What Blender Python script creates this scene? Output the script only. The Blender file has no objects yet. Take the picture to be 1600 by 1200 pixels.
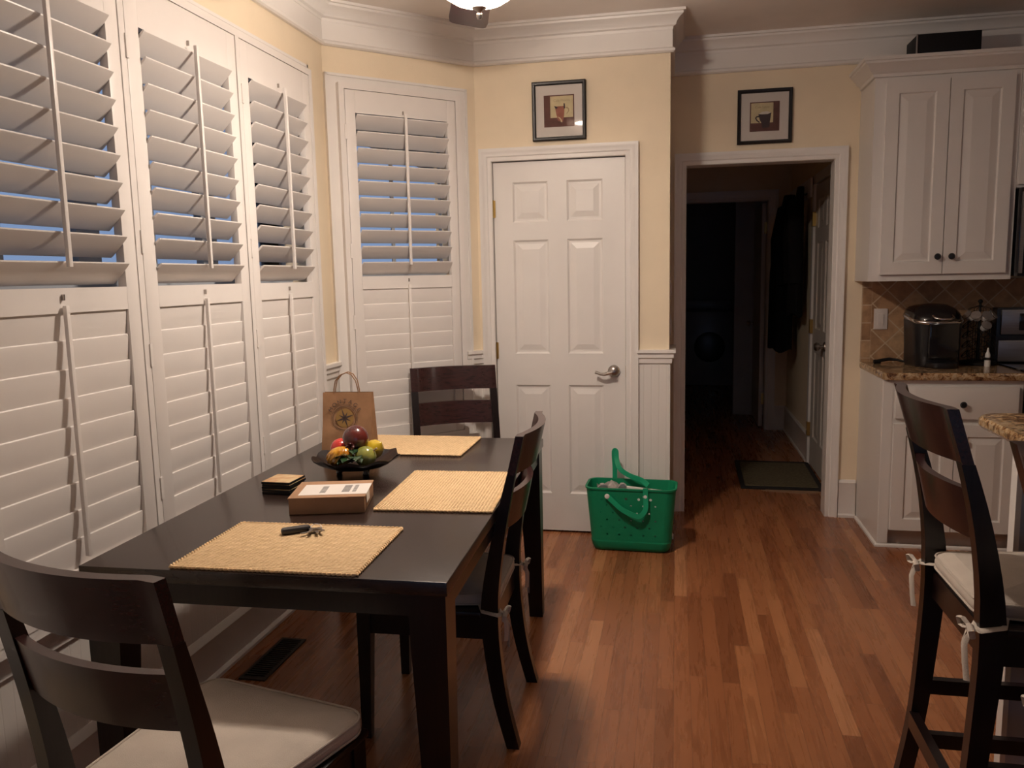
import bpy, bmesh, math, random
from mathutils import Vector, Matrix
R = math.radians
S = bpy.context.scene
C = S.collection
random.seed(7)

def text_mesh(body, size, m, parent, name, extrude=0.0002):
    c = bpy.data.curves.new(name, 'FONT'); c.body = body; c.size = size; c.align_x = 'CENTER'; c.extrude = extrude
    tmp = bpy.data.objects.new('tmp_text', c); C.objects.link(tmp)
    bpy.context.view_layer.update()
    me = bpy.data.meshes.new_from_object(tmp.evaluated_get(bpy.context.evaluated_depsgraph_get()))
    bpy.data.objects.remove(tmp); bpy.data.curves.remove(c)
    me.materials.clear(); me.materials.append(m); me.name = name
    o = bpy.data.objects.new(name, me); C.objects.link(o); o.parent = parent; return o
# ---------------------------------------------------------------- camera
cam = bpy.data.cameras.new('camera')
cam.sensor_width = 36.0
cam.lens = 1265.0 / 1600 * 36
cam.clip_start = 0.02
co = bpy.data.objects.new('camera', cam)
C.objects.link(co)
def cam_matrix(yaw, pitch, roll, pos):
    cy, sy = math.cos(yaw), math.sin(yaw)
    f = Vector((-sy * math.cos(pitch), cy * math.cos(pitch), -math.sin(pitch)))
    r = Vector((cy, sy, 0)); d = f.cross(r)
    c, s = math.cos(roll), math.sin(roll)
    r2 = c * r + s * d; d2 = -s * r + c * d
    return Matrix(((r2.x, -d2.x, -f.x, pos[0]), (r2.y, -d2.y, -f.y, pos[1]), (r2.z, -d2.z, -f.z, pos[2]), (0, 0, 0, 1)))
co.matrix_world = cam_matrix(R(11.508), R(7.571), R(1.202), (0, 0, 1.437))
S.camera = co

# ---------------------------------------------------------------- world, exposure
w = bpy.data.worlds.new('dusk'); S.world = w; w.use_nodes = True
bg = w.node_tree.nodes['Background']
bg.inputs[0].default_value = (0.24, 0.35, 0.58, 1)
bg.inputs[1].default_value = 0.85
S.view_settings.view_transform = 'Standard'
S.view_settings.look = 'None'
S.view_settings.gamma = 1
S.view_settings.use_curve_mapping = False
S.view_settings.exposure = 0.0
S.cycles.max_bounces = 10
S.cycles.diffuse_bounces = 5
S.cycles.transparent_max_bounces = 16
S.cycles.sample_clamp_indirect = 12.0
S.cycles.caustics_reflective = False
S.cycles.caustics_refractive = False
LAMP_COL = (1.0, 0.85, 0.72)
LAMP_STR = 1050.0
BOWL_STR = 9.0

# ---------------------------------------------------------------- materials
def nt(name):
    m = bpy.data.materials.new(name); m.use_nodes = True
    return m, m.node_tree, m.node_tree.nodes['Principled BSDF']
def node(t, kind, **kw):
    n = t.nodes.new(kind)
    for k, v in kw.items():
        if k.startswith('i_'):
            key = k[2:]
            n.inputs[int(key) if key.isdigit() else key].default_value = v
        else: setattr(n, k, v)
    return n
def coords(t, scale=(1, 1, 1), rot=(0, 0, 0), kind='Object'):
    tc = node(t, 'ShaderNodeTexCoord'); mp = node(t, 'ShaderNodeMapping')
    mp.inputs['Scale'].default_value = scale; mp.inputs['Rotation'].default_value = rot
    t.links.new(tc.outputs[kind], mp.inputs[0]); return mp
def ramp(t, fac, stops):
    r = node(t, 'ShaderNodeValToRGB'); t.links.new(fac, r.inputs[0])
    while len(r.color_ramp.elements) < len(stops): r.color_ramp.elements.new(0.5)
    for e, (p, c) in zip(r.color_ramp.elements, stops):
        e.position = p; e.color = (*c, 1)
    return r
def mat(name, col, rough=0.5, metal=0.0, var=0.06, vs=6.0, bump=0.0, bs=40.0, coat=0.0, spec=0.5, stretch=(1, 1, 1), sheen=0.0, crough=0.1):
    m, t, p = nt(name)
    p.inputs['Roughness'].default_value = rough
    p.inputs['Metallic'].default_value = metal
    p.inputs['Specular IOR Level'].default_value = spec
    p.inputs['Coat Weight'].default_value = coat
    p.inputs['Coat Roughness'].default_value = crough
    p.inputs['Sheen Weight'].default_value = sheen
    mp = coords(t, stretch)
    nz = node(t, 'ShaderNodeTexNoise', i_Scale=vs, i_Detail=5.0)
    t.links.new(mp.outputs[0], nz.inputs[0])
    a = tuple(max(0, c * (1 - var)) for c in col); b = tuple(min(1, c * (1 + var)) for c in col)
    r = ramp(t, nz.outputs[0], [(0.3, a), (0.7, b)])
    t.links.new(r.outputs[0], p.inputs['Base Color'])
    if bump:
        n2 = node(t, 'ShaderNodeTexNoise', i_Scale=bs, i_Detail=3.0)
        t.links.new(mp.outputs[0], n2.inputs[0])
        bp = node(t, 'ShaderNodeBump', i_Strength=bump, i_Distance=0.003)
        t.links.new(n2.outputs[0], bp.inputs['Height']); t.links.new(bp.outputs[0], p.inputs['Normal'])
    return m
WALL = mat('wall_paint', (0.80, 0.685, 0.515), 0.75, var=0.03, bump=0.15, bs=220, spec=0.25)
TRIM = mat('trim_paint', (0.76, 0.73, 0.70), 0.38, var=0.02, spec=0.45)
SHUT = mat('shutter_paint', (0.77, 0.73, 0.70), 0.36, var=0.02, spec=0.45)
CEIL = mat('ceiling_paint', (0.80, 0.75, 0.71), 0.9, var=0.03, bump=0.2, bs=150, spec=0.1)
CAB = mat('cabinet_paint', (0.70, 0.67, 0.64), 0.35, var=0.02, spec=0.5)
DARKW = mat('espresso_wood', (0.010, 0.0055, 0.0055), 0.28, var=0.35, vs=9, stretch=(14, 14, 1), spec=0.4, coat=0.08)
RAILW = mat('espresso_rail', (0.032, 0.011, 0.010), 0.27, var=0.35, vs=9, stretch=(2, 14, 14), spec=0.45, coat=0.12)
TABLEW = mat('table_espresso', (0.026, 0.015, 0.012), 0.27, var=0.35, vs=5, stretch=(3, 14, 14), spec=0.5, coat=0.15)
CANVAS = mat('cushion_cotton', (0.56, 0.49, 0.42), 0.95, var=0.07, vs=12, bump=0.5, bs=420, spec=0.1, sheen=0.2)
BRONZE = mat('dark_bronze', (0.03, 0.02, 0.016), 0.35, 0.8)
BLADE = mat('blade_wood', (0.05, 0.014, 0.014), 0.3, var=0.4, vs=7, stretch=(2, 20, 20), coat=0.2)
NICKEL = mat('satin_nickel', (0.42, 0.38, 0.35), 0.28, 1.0)
BRASS = mat('brass', (0.55, 0.36, 0.12), 0.35, 1.0)
BLACK = mat('black_plastic', (0.012, 0.012, 0.014), 0.28)
BLACKM = mat('black_matte', (0.005, 0.005, 0.006), 0.6, spec=0.3)
GLOSSB = mat('black_gloss', (0.008, 0.008, 0.01), 0.08, coat=0.6)
STEEL = mat('brushed_steel', (0.36, 0.33, 0.31), 0.32, 1.0, var=0.1, stretch=(1, 1, 30))
CHROME = mat('chrome', (0.7, 0.7, 0.7), 0.12, 1.0)
GREEN = mat('green_rubber', (0.005, 0.23, 0.105), 0.48, var=0.05, spec=0.35)
GREENS = mat('green_strap', (0.010, 0.32, 0.155), 0.42, var=0.05, spec=0.4)
KRAFT = mat('kraft_paper', (0.30, 0.165, 0.088), 0.85, var=0.22, vs=14, bump=0.5, bs=25, spec=0.15)
CARD = mat('cardboard', (0.36, 0.215, 0.13), 0.85, var=0.05, vs=20, spec=0.15)
PAPERW = mat('white_paper', (0.70, 0.66, 0.62), 0.7, var=0.03)
INKB = mat('brown_ink', (0.07, 0.045, 0.04), 0.9)
INKG = mat('gold_ink', (0.30, 0.17, 0.05), 0.9)
SWITCH = mat('switch_plastic', (0.66, 0.60, 0.56), 0.35)
BLACKF = mat('black_frame', (0.012, 0.009, 0.009), 0.38, coat=0.0, spec=0.35)
MATB = mat('mat_board', (0.66, 0.60, 0.55), 0.8, var=0.02)
ARTC = mat('art_cream', (0.60, 0.50, 0.30), 0.8, var=0.1, vs=30)
ARTB = mat('art_brown', (0.13, 0.055, 0.045), 0.8, var=0.25, vs=40)
ARTR = mat('art_red', (0.32, 0.12, 0.08), 0.8, var=0.15, vs=50)
ARTD = mat('art_dark', (0.06, 0.04, 0.045), 0.8, var=0.2, vs=50)
ARTT = mat('art_tan_lettering', (0.42, 0.31, 0.18), 0.8)
DOORD = mat('hall_door_paint', (0.62, 0.58, 0.54), 0.4, var=0.02)
COAT1 = mat('black_wool', (0.004, 0.004, 0.005), 0.95, spec=.2)
COAT2 = mat('charcoal_wool', (0.010, 0.009, 0.010), 0.95, spec=.2)
RUGC = mat('rug_pile', (0.12, 0.095, 0.05), 0.98, var=0.3, vs=60, bump=0.8, bs=300)
RUGB = mat('rug_border', (0.015, 0.012, 0.012), 0.98, var=0.3, vs=60, bump=0.8, bs=300)
VENTM = mat('vent_metal', (0.03, 0.02, 0.015), 0.5, 0.5)
LAWN = mat('lawn', (0.02, 0.035, 0.015), 1.0, var=0.5, vs=3)
SASH = mat('window_sash', (0.35, 0.37, 0.40), 0.5)
WASHER = mat('appliance_enamel', (0.45, 0.45, 0.46), 0.3)
TEAL = mat('teal_label', (0.12, 0.25, 0.26), 0.5)
ORANGE = mat('orange_label', (0.35, 0.10, 0.02), 0.5)
SILV = mat('silver_wrapper', (0.55, 0.50, 0.48), 0.3, 0.7, bump=1.0, bs=60)
WHITEP = mat('white_plastic', (0.75, 0.72, 0.68), 0.35)

def emis(name, col, st):
    m, t, p = nt(name)
    p.inputs['Base Color'].default_value = (*col, 1)
    p.inputs['Emission Color'].default_value = (*col, 1)
    p.inputs['Emission Strength'].default_value = st
    return m
BULB = emis('lit_bulb', LAMP_COL, LAMP_STR)
def m_bowl():
    m, t, p = nt('frosted_bowl')
    p.inputs['Base Color'].default_value = (0.85, 0.75, 0.62, 1)
    p.inputs['Roughness'].default_value = 0.35
    p.inputs['Emission Color'].default_value = (1.0, 0.78, 0.56, 1)
    p.inputs['Emission Strength'].default_value = BOWL_STR
    tr = node(t, 'ShaderNodeBsdfTransparent'); mx = node(t, 'ShaderNodeMixShader')
    mx.inputs[0].default_value = 0.72
    t.links.new(p.outputs[0], mx.inputs[1]); t.links.new(tr.outputs[0], mx.inputs[2])
    t.links.new(mx.outputs[0], t.nodes['Material Output'].inputs[0]); return m
BOWL = m_bowl()
def m_pane(name, refl=0.12):
    m, t, p = nt(name); t.nodes.remove(p)
    tr = node(t, 'ShaderNodeBsdfTransparent'); gl = node(t, 'ShaderNodeBsdfGlossy', i_Roughness=0.02)
    fr = node(t, 'ShaderNodeLayerWeight', i_Blend=refl); mx = node(t, 'ShaderNodeMixShader')
    t.links.new(fr.outputs['Fresnel'], mx.inputs[0]); t.links.new(tr.outputs[0], mx.inputs[1]); t.links.new(gl.outputs[0], mx.inputs[2])
    t.links.new(mx.outputs[0], t.nodes['Material Output'].inputs[0]); return m
PANE = m_pane('window_glass'); PGLASS = m_pane('picture_glass', 0.16)

def m_floor():
    m, t, p = nt('oak_floor'); L = t.links.new
    tc = node(t, 'ShaderNodeTexCoord'); sx = node(t, 'ShaderNodeSeparateXYZ'); L(tc.outputs['Object'], sx.inputs[0])
    def mth(op, a, b=None, **k):
        n = node(t, 'ShaderNodeMath', operation=op)
        for i, v in enumerate((a, b)):
            if v is None: continue
            if isinstance(v, (int, float)): n.inputs[i].default_value = v
            else: L(v, n.inputs[i])
        return n.outputs[0]
    rx = mth('DIVIDE', sx.outputs[0], 0.0572)
    row = mth('FLOOR', rx); fx = mth('FRACT', rx)
    wn = node(t, 'ShaderNodeTexWhiteNoise', noise_dimensions='1D'); L(row, wn.inputs['W'])
    off = mth('MULTIPLY', wn.outputs['Value'], 7.3)
    ry = mth('DIVIDE', mth('ADD', sx.outputs[1], off), 0.78)
    col = mth('FLOOR', ry); fy = mth('FRACT', ry)
    cv = node(t, 'ShaderNodeCombineXYZ'); L(row, cv.inputs[0]); L(col, cv.inputs[1])
    w2 = node(t, 'ShaderNodeTexWhiteNoise', noise_dimensions='2D'); L(cv.outputs[0], w2.inputs['Vector'])
    # grain, shifted per board
    sc = node(t, 'ShaderNodeCombineXYZ')
    L(mth('ADD', mth('MULTIPLY', sx.outputs[0], 26.0), mth('MULTIPLY', w2.outputs['Value'], 50)), sc.inputs[0])
    L(mth('MULTIPLY', sx.outputs[1], 1.7), sc.inputs[1]); L(mth('MULTIPLY', w2.outputs['Value'], 31.0), sc.inputs[2])
    gn = node(t, 'ShaderNodeTexNoise', i_Scale=1.6, i_Detail=7.0, i_Roughness=0.6, i_Distortion=0.8); L(sc.outputs[0], gn.inputs[0])
    base = ramp(t, w2.outputs['Value'], [(0.0, (0.20, 0.070, 0.028)), (0.2, (0.275, 0.100, 0.040)), (0.55, (0.32, 0.122, 0.050)), (0.85, (0.36, 0.145, 0.060)), (1.0, (0.43, 0.19, 0.085))])
    gr = ramp(t, gn.outputs[0], [(0.30, (0.62, 0.56, 0.52)), (0.45, (0.93, 0.92, 0.90)), (0.7, (1.06, 1.04, 1.02))])
    mx = node(t, 'ShaderNodeMix', data_type='RGBA', blend_type='MULTIPLY'); mx.inputs[0].default_value = 0.75
    L(base.outputs[0], mx.inputs[6]); L(gr.outputs[0], mx.inputs[7])
    ex = mth('MINIMUM', fx, mth('SUBTRACT', 1.0, fx)); ey = mth('MINIMUM', fy, mth('SUBTRACT', 1.0, fy))
    gx = mth('LESS_THAN', ex, 0.014); gy = mth('LESS_THAN', ey, 0.0012)
    gap = mth('MAXIMUM', gx, gy)
    m2 = node(t, 'ShaderNodeMix', data_type='RGBA'); L(mth('MULTIPLY', gap, 0.6), m2.inputs[0]); L(mx.outputs[2], m2.inputs[6]); m2.inputs[7].default_value = (0.045, 0.016, 0.007, 1)
    L(m2.outputs[2], p.inputs['Base Color'])
    rr = node(t, 'ShaderNodeMapRange'); L(gn.outputs[0], rr.inputs[0]); rr.inputs[3].default_value = 0.20; rr.inputs[4].default_value = 0.36
    L(rr.outputs[0], p.inputs['Roughness'])
    bp = node(t, 'ShaderNodeBump', i_Strength=0.25, i_Distance=0.002)
    L(mth('SUBTRACT', mth('MULTIPLY', gn.outputs[0], 0.3), gap), bp.inputs['Height']); L(bp.outputs[0], p.inputs['Normal'])
    p.inputs['Specular IOR Level'].default_value = 0.45
    return m
FLOOR = m_floor()

def m_granite():
    m, t, p = nt('speckled_granite'); L = t.links.new
    mp = coords(t)
    n1 = node(t, 'ShaderNodeTexNoise', i_Scale=26.0, i_Detail=8.0, i_Roughness=0.7, i_Distortion=1.5); L(mp.outputs[0], n1.inputs[0])
    r = ramp(t, n1.outputs[0], [(0.33, (0.02, 0.014, 0.012)), (0.42, (0.16, 0.075, 0.035)), (0.50, (0.36, 0.235, 0.12)), (0.60, (0.50, 0.40, 0.27)), (0.72, (0.22, 0.19, 0.16))])
    v = node(t, 'ShaderNodeTexVoronoi', i_Scale=85.0); L(mp.outputs[0], v.inputs[0])
    r2 = ramp(t, v.outputs['Color'], [(0.0, (0.25, 0.2, 0.17)), (0.25, (0.9, 0.85, 0.8)), (1.0, (1.1, 1.05, 1.0))])
    mx = node(t, 'ShaderNodeMix', data_type='RGBA', blend_type='MULTIPLY'); mx.inputs[0].default_value = 0.8
    L(r.outputs[0], mx.inputs[6]); L(r2.outputs[0], mx.inputs[7]); L(mx.outputs[2], p.inputs['Base Color'])
    p.inputs['Roughness'].default_value = 0.14
    return m
GRANITE = m_granite()

def m_tile():
    # travertine laid on the diagonal, with a straight border column at the left end
    m, t, p = nt('travertine_tile'); L = t.links.new
    tc = node(t, 'ShaderNodeTexCoord'); sx = node(t, 'ShaderNodeSeparateXYZ'); L(tc.outputs['Object'], sx.inputs[0])
    def mth(op, a, b=None):
        n = node(t, 'ShaderNodeMath', operation=op)
        for i, v in enumerate((a, b)):
            if v is None: continue
            if isinstance(v, (int, float)): n.inputs[i].default_value = v
            else: L(v, n.inputs[i])
        return n.outputs[0]
    x, z = sx.outputs[0], sx.outputs[2]
    u = mth('DIVIDE', mth('ADD', mth('SUBTRACT', x, 1.16), mth('SUBTRACT', z, 1.02)), 0.1485)
    v = mth('DIVIDE', mth('SUBTRACT', mth('SUBTRACT', x, 1.16), mth('SUBTRACT', z, 1.02)), 0.1485)
    border = mth('LESS_THAN', x, 1.082)
    def sel(a, b):  # border ? a : b
        n = node(t, 'ShaderNodeMix'); L(border, n.inputs[0])
        for i, q in ((2, b), (3, a)):
            if isinstance(q, (int, float)): n.inputs[i].default_value = q
            else: L(q, n.inputs[i])
        return n.outputs[0]
    bu = mth('DIVIDE', mth('SUBTRACT', x, 1.032), 0.05); bv = mth('DIVIDE', mth('SUBTRACT', z, 0.935), 0.1)
    U = sel(bu, u); V = sel(bv, v)
    fu, fv = mth('FRACT', U), mth('FRACT', V)
    e = mth('MINIMUM', mth('MINIMUM', fu, mth('SUBTRACT', 1.0, fu)), mth('MINIMUM', fv, mth('SUBTRACT', 1.0, fv)))
    cv = node(t, 'ShaderNodeCombineXYZ'); L(mth('FLOOR', U), cv.inputs[0]); L(mth('FLOOR', V), cv.inputs[1])
    wn = node(t, 'ShaderNodeTexWhiteNoise', noise_dimensions='2D'); L(cv.outputs[0], wn.inputs['Vector'])
    base = ramp(t, wn.outputs['Value'], [(0.0, (0.33, 0.19, 0.10)), (0.5, (0.42, 0.255, 0.14)), (1.0, (0.50, 0.34, 0.20))])
    nz = node(t, 'ShaderNodeTexNoise', i_Scale=22.0, i_Detail=6.0); L(tc.outputs['Object'], nz.inputs[0])
    nr = ramp(t, nz.outputs[0], [(0.35, (0.72, 0.70, 0.68)), (0.65, (1.08, 1.06, 1.04))])
    mx = node(t, 'ShaderNodeMix', data_type='RGBA', blend_type='MULTIPLY'); mx.inputs[0].default_value = 1.0
    L(base.outputs[0], mx.inputs[6]); L(nr.outputs[0], mx.inputs[7])
    g = mth('LESS_THAN', e, 0.03)
    m2 = node(t, 'ShaderNodeMix', data_type='RGBA'); L(g, m2.inputs[0]); L(mx.outputs[2], m2.inputs[6]); m2.inputs[7].default_value = (0.50, 0.38, 0.26, 1)
    L(m2.outputs[2], p.inputs['Base Color']); p.inputs['Roughness'].default_value = 0.5
    bp = node(t, 'ShaderNodeBump', i_Strength=0.5, i_Distance=0.003); L(mth('SUBTRACT', nz.outputs[0], g), bp.inputs['Height']); L(bp.outputs[0], p.inputs['Normal'])
    return m
TILE = m_tile()

def m_straw():
    m, t, p = nt('woven_straw'); L = t.links.new
    mp = coords(t)
    w1 = node(t, 'ShaderNodeTexWave', wave_type='BANDS', bands_direction='Y', i_Scale=32.0, i_Distortion=0.6); L(mp.outputs[0], w1.inputs[0])
    mp2 = coords(t, (1, 1, 1), (0, 0, R(52)))
    w2 = node(t, 'ShaderNodeTexWave', wave_type='BANDS', bands_direction='X', i_Scale=42.0, i_Distortion=2.5); w2.inputs['Detail Scale'].default_value = 3.0; L(mp2.outputs[0], w2.inputs[0])
    ad = node(t, 'ShaderNodeMath', operation='MULTIPLY'); L(w1.outputs[1], ad.inputs[0]); L(w2.outputs[1], ad.inputs[1])
    nz = node(t, 'ShaderNodeTexNoise', i_Scale=60.0, i_Detail=4.0); L(mp.outputs[0], nz.inputs[0])
    a2 = node(t, 'ShaderNodeMath', operation='MULTIPLY_ADD'); L(nz.outputs[0], a2.inputs[0]); a2.inputs[1].default_value = 0.35; L(ad.outputs[0], a2.inputs[2])
    r = ramp(t, a2.outputs[0], [(0.10, (0.40, 0.24, 0.11)), (0.36, (0.72, 0.50, 0.27)), (0.85, (0.88, 0.69, 0.42))])
    L(r.outputs[0], p.inputs['Base Color']); p.inputs['Roughness'].default_value = 0.8
    bp = node(t, 'ShaderNodeBump', i_Strength=0.9, i_Distance=0.003); L(a2.outputs[0], bp.inputs['Height']); L(bp.outputs[0], p.inputs['Normal'])
    return m
STRAW = m_straw()
STRAWE = mat('braided_straw', (0.76, 0.54, 0.30), 0.8, var=0.25, vs=50)

def m_bead():
    m, t, p = nt('beadboard_paint'); L = t.links.new
    # grooves every 40 mm along the wall, whichever way it runs
    tc = node(t, 'ShaderNodeTexCoord'); sx = node(t, 'ShaderNodeSeparateXYZ'); L(tc.outputs['Object'], sx.inputs[0])
    ad = node(t, 'ShaderNodeMath', operation='ADD'); L(sx.outputs[0], ad.inputs[0]); L(sx.outputs[1], ad.inputs[1])
    dv = node(t, 'ShaderNodeMath', operation='DIVIDE', i_1=0.04); L(ad.outputs[0], dv.inputs[0])
    fr = node(t, 'ShaderNodeMath', operation='FRACT'); L(dv.outputs[0], fr.inputs[0])
    r = ramp(t, fr.outputs[0], [(0.0, (0, 0, 0)), (0.07, (1, 1, 1)), (0.93, (1, 1, 1)), (1.0, (0, 0, 0))])
    bp = node(t, 'ShaderNodeBump', i_Strength=0.45, i_Distance=0.002); L(r.outputs[0], bp.inputs['Height']); L(bp.outputs[0], p.inputs['Normal'])
    p.inputs['Base Color'].default_value = (0.74, 0.71, 0.67, 1); p.inputs['Roughness'].default_value = 0.4
    return m
BEAD = m_bead()

def fruit(name, c1, c2, scale=3.0, rough=0.2):
    m, t, p = nt(name); mp = coords(t)
    n = node(t, 'ShaderNodeTexNoise', i_Scale=scale * 8, i_Detail=3.0); t.links.new(mp.outputs[0], n.inputs[0])
    r = ramp(t, n.outputs[0], [(0.35, c1), (0.65, c2)]); t.links.new(r.outputs[0], p.inputs['Base Color'])
    p.inputs['Roughness'].default_value = rough; p.inputs['Coat Weight'].default_value = 0.5; p.inputs['Coat Roughness'].default_value = 0.06
    return m
POME = fruit('pomegranate_glaze', (0.055, 0.008, 0.010), (0.14, 0.022, 0.016))
REDF = fruit('red_glaze', (0.50, 0.02, 0.02), (0.55, 0.045, 0.03))
CORN = fruit('gourd_glaze', (0.62, 0.31, 0.015), (0.42, 0.16, 0.01), 5)
PEAR = fruit('green_glaze', (0.17, 0.19, 0.03), (0.28, 0.28, 0.06))
LEMON = fruit('yellow_glaze', (0.62, 0.44, 0.03), (0.55, 0.36, 0.02))
LEAF = fruit('leaf_glaze', (0.010, 0.030, 0.012), (0.03, 0.07, 0.03), 6)
BOWLM = mat('black_bowl', (0.009, 0.007, 0.009), 0.3, coat=0.4, var=0.3)
COASTT = fruit('coaster_picture', (0.50, 0.24, 0.08), (0.66, 0.48, 0.24), 4, 0.4)

# ---------------------------------------------------------------- mesh helpers
def ident(v): return Vector(v)
class MB:
    def __init__(s, T=None): s.b = bmesh.new(); s.T = T or ident; s.mi = 0
    def v(s, p): return s.b.verts.new(s.T(p))
    def f(s, vs):
        try:
            q = s.b.faces.new(vs); q.material_index = s.mi; return q
        except ValueError: return None
    def box(s, x0, x1, y0, y1, z0, z1, bev=0, X=None):
        X = X or (lambda p: p)
        P = [Vector(X(Vector((x, y, z)))) for z in (z0, z1) for y in (y0, y1) for x in (x0, x1)]
        vs = [s.v(p) for p in P]
        fs = [s.f([vs[i] for i in q]) for q in ((0, 2, 3, 1), (4, 5, 7, 6), (0, 1, 5, 4), (2, 6, 7, 3), (0, 4, 6, 2), (1, 3, 7, 5))]
        if bev:
            es = {e for f in fs for e in f.edges}
            r = bmesh.ops.bevel(s.b, geom=list(es), offset=bev, segments=2, profile=0.6, affect='EDGES', clamp_overlap=True)
            for f in r['faces']: f.material_index = s.mi
        return s
    def loft(s, rings, cap0=True, cap1=True, closed=True):
        R_ = [[s.v(p) for p in r] for r in rings]
        n = len(R_[0])
        for a, b in zip(R_, R_[1:]):
            for i in range(n if closed else n - 1):
                j = (i + 1) % n; s.f([a[i], a[j], b[j], b[i]])
        if cap0: s.f(list(reversed(R_[0])))
        if cap1: s.f(R_[-1])
        return s
    def lathe(s, prof, c=(0, 0, 0), n=24, X=None):
        X = X or (lambda p: p); c = Vector(c)
        rings = [[X(c + Vector((max(r, 1e-4) * math.cos(2 * math.pi * i / n), max(r, 1e-4) * math.sin(2 * math.pi * i / n), z))) for i in range(n)] for r, z in prof]
        return s.loft(rings)
    def tube(s, pts, r, n=8, flat=None, closed=False):
        pts = [Vector(p) for p in pts]; rings = []
        up = Vector((0, 0, 1)); prevn = None
        m = len(pts)
        for i, p in enumerate(pts):
            a = pts[(i - 1) % m] if (i or closed) else p; b = pts[(i + 1) % m] if (i < m - 1 or closed) else p
            d = (b - a).normalized()
            if prevn is None:
                nn = d.cross(up) if abs(d.z) < 0.95 else d.cross(Vector((0, 1, 0)))
            else: nn = prevn - d * prevn.dot(d)
            if nn.length < 1e-6: nn = d.cross(Vector((1, 0, 0)))
            nn.normalize(); bb = d.cross(nn); prevn = nn
            rr = r[i] if isinstance(r, (list, tuple)) else r
            fl = flat if flat else 1.0
            rings.append([p + rr * (math.cos(t) * nn + fl * math.sin(t) * bb) for t in [2 * math.pi * k / n for k in range(n)]])
        if closed: rings.append(rings[0])
        return s.loft(rings, not closed, not closed)
    def ell(s, c, r, n=16, m=10, X=None):
        X = X or (lambda p: p); c = Vector(c); rings = []
        for j in range(m + 1):
            a = -math.pi / 2 + math.pi * j / m
            rr = max(math.cos(a), 1e-3)
            rings.append([X(c + Vector((r[0] * rr * math.cos(2 * math.pi * i / n), r[1] * rr * math.sin(2 * math.pi * i / n), r[2] * math.sin(a)))) for i in range(n)])
        return s.loft(rings)
    def sweep(s, path, N, prof, closed=False, caps=True):
        # profile (u across, in-plane left of travel; v along N), mitred
        path = [Vector(p) for p in path]; N = Vector(N); m = len(path); rings = []
        for i, p in enumerate(path):
            ds = []
            if i or closed: ds.append((p - path[i - 1]).normalized())
            if i < m - 1 or closed: ds.append((path[(i + 1) % m] - p).normalized())
            ns = [N.cross(d).normalized() for d in ds]
            mi = ns[0] if len(ns) == 1 else (ns[0] + ns[1]) / (1 + ns[0].dot(ns[1]))
            rings.append([p + mi * u + N * v for u, v in prof])
        if closed: rings.append(rings[0])
        return s.loft(rings, caps and not closed, caps and not closed)
    def poly(s, pts2, fn, d0, d1):
        # extrude polygon: fn(a,b,d) -> 3D
        A = [s.v(fn(a, b, d0)) for a, b in pts2]; B = [s.v(fn(a, b, d1)) for a, b in pts2]; n = len(A)
        for i in range(n): s.f([A[i], A[(i + 1) % n], B[(i + 1) % n], B[i]])
        s.f(list(reversed(A))); s.f(B); return s
    def panel_face(s, x0, x1, z0, z1, y0, y1, xs, zs, inset=0.012, dep=0.009, fld=0.035, rz=0.003):
        # slab whose front (y0) has raised panels at xs[i] x zs[j]; T gives world
        XS = sorted({x0, x1, *[q for a in xs for q in a]}); ZS = sorted({z0, z1, *[q for a in zs for q in a]})
        for xa, xb in zip(XS, XS[1:]):
            for za, zb in zip(ZS, ZS[1:]):
                if (xa, xb) in xs and (za, zb) in zs:
                    def rg(i, d): return [(xa + i, y0 + d, za + i), (xb - i, y0 + d, za + i), (xb - i, y0 + d, zb - i), (xa + i, y0 + d, zb - i)]
                    s.loft([rg(0, 0), rg(inset * 0.5, dep), rg(inset, dep), rg(inset + fld, rz)], False, True)
                else: s.f([s.v(p) for p in ((xa, y0, za), (xb, y0, za), (xb, y0, zb), (xa, y0, zb))])
        a = [(x0, z0), (x1, z0), (x1, z1), (x0, z1)]
        for (p, q), (r_, t_) in zip(a, a[1:] + a[:1]): s.f([s.v(v) for v in ((p, y0, q), (p, y1, q), (r_, y1, t_), (r_, y0, t_))])
        s.f([s.v(v) for v in ((x0, y1, z0), (x0, y1, z1), (x1, y1, z1), (x1, y1, z0))])
        return s
    def done(s, name, m, parent=None, smooth=True, ang=35, label=None):
        bmesh.ops.remove_doubles(s.b, verts=s.b.verts[:], dist=1e-5)
        bmesh.ops.recalc_face_normals(s.b, faces=s.b.faces[:])
        me = bpy.data.meshes.new(name)
        if smooth:
            for f in s.b.faces: f.smooth = True
        s.b.to_mesh(me); s.b.free()
        if smooth: me.set_sharp_from_angle(angle=R(ang))
        for q in (m if isinstance(m, (list, tuple)) else [m]): me.materials.append(q)
        o = bpy.data.objects.new(name, me); C.objects.link(o)
        if parent: o.parent = parent
        if label: o['label'] = label
        return o
def tag(o, label=None, cat=None, group=None, kind=None):
    if label: o['label'] = label
    if cat: o['category'] = cat
    if group: o['group'] = group
    if kind: o['kind'] = kind
    return o
def thing(name, label, cat, loc=(0, 0, 0), rz=0, group=None):
    o = bpy.data.objects.new(name, None); C.objects.link(o); o.location = loc; o.rotation_euler = (0, 0, rz)
    o.empty_display_size = 0.1
    return tag(o, label, cat, group)
def setting(name, loc=(0, 0, 0)):
    o = bpy.data.objects.new(name, None); C.objects.link(o); o.location = loc; return tag(o, kind='structure')
def copy_tree(o, parent=None):
    c = o.copy(); C.objects.link(c)
    if parent: c.parent = parent
    for ch in list(o.children): copy_tree(ch, c)
    return c
def struct(mb, name, m, smooth=False): return tag(mb.done(name, m, smooth=smooth), kind='structure')
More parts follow.
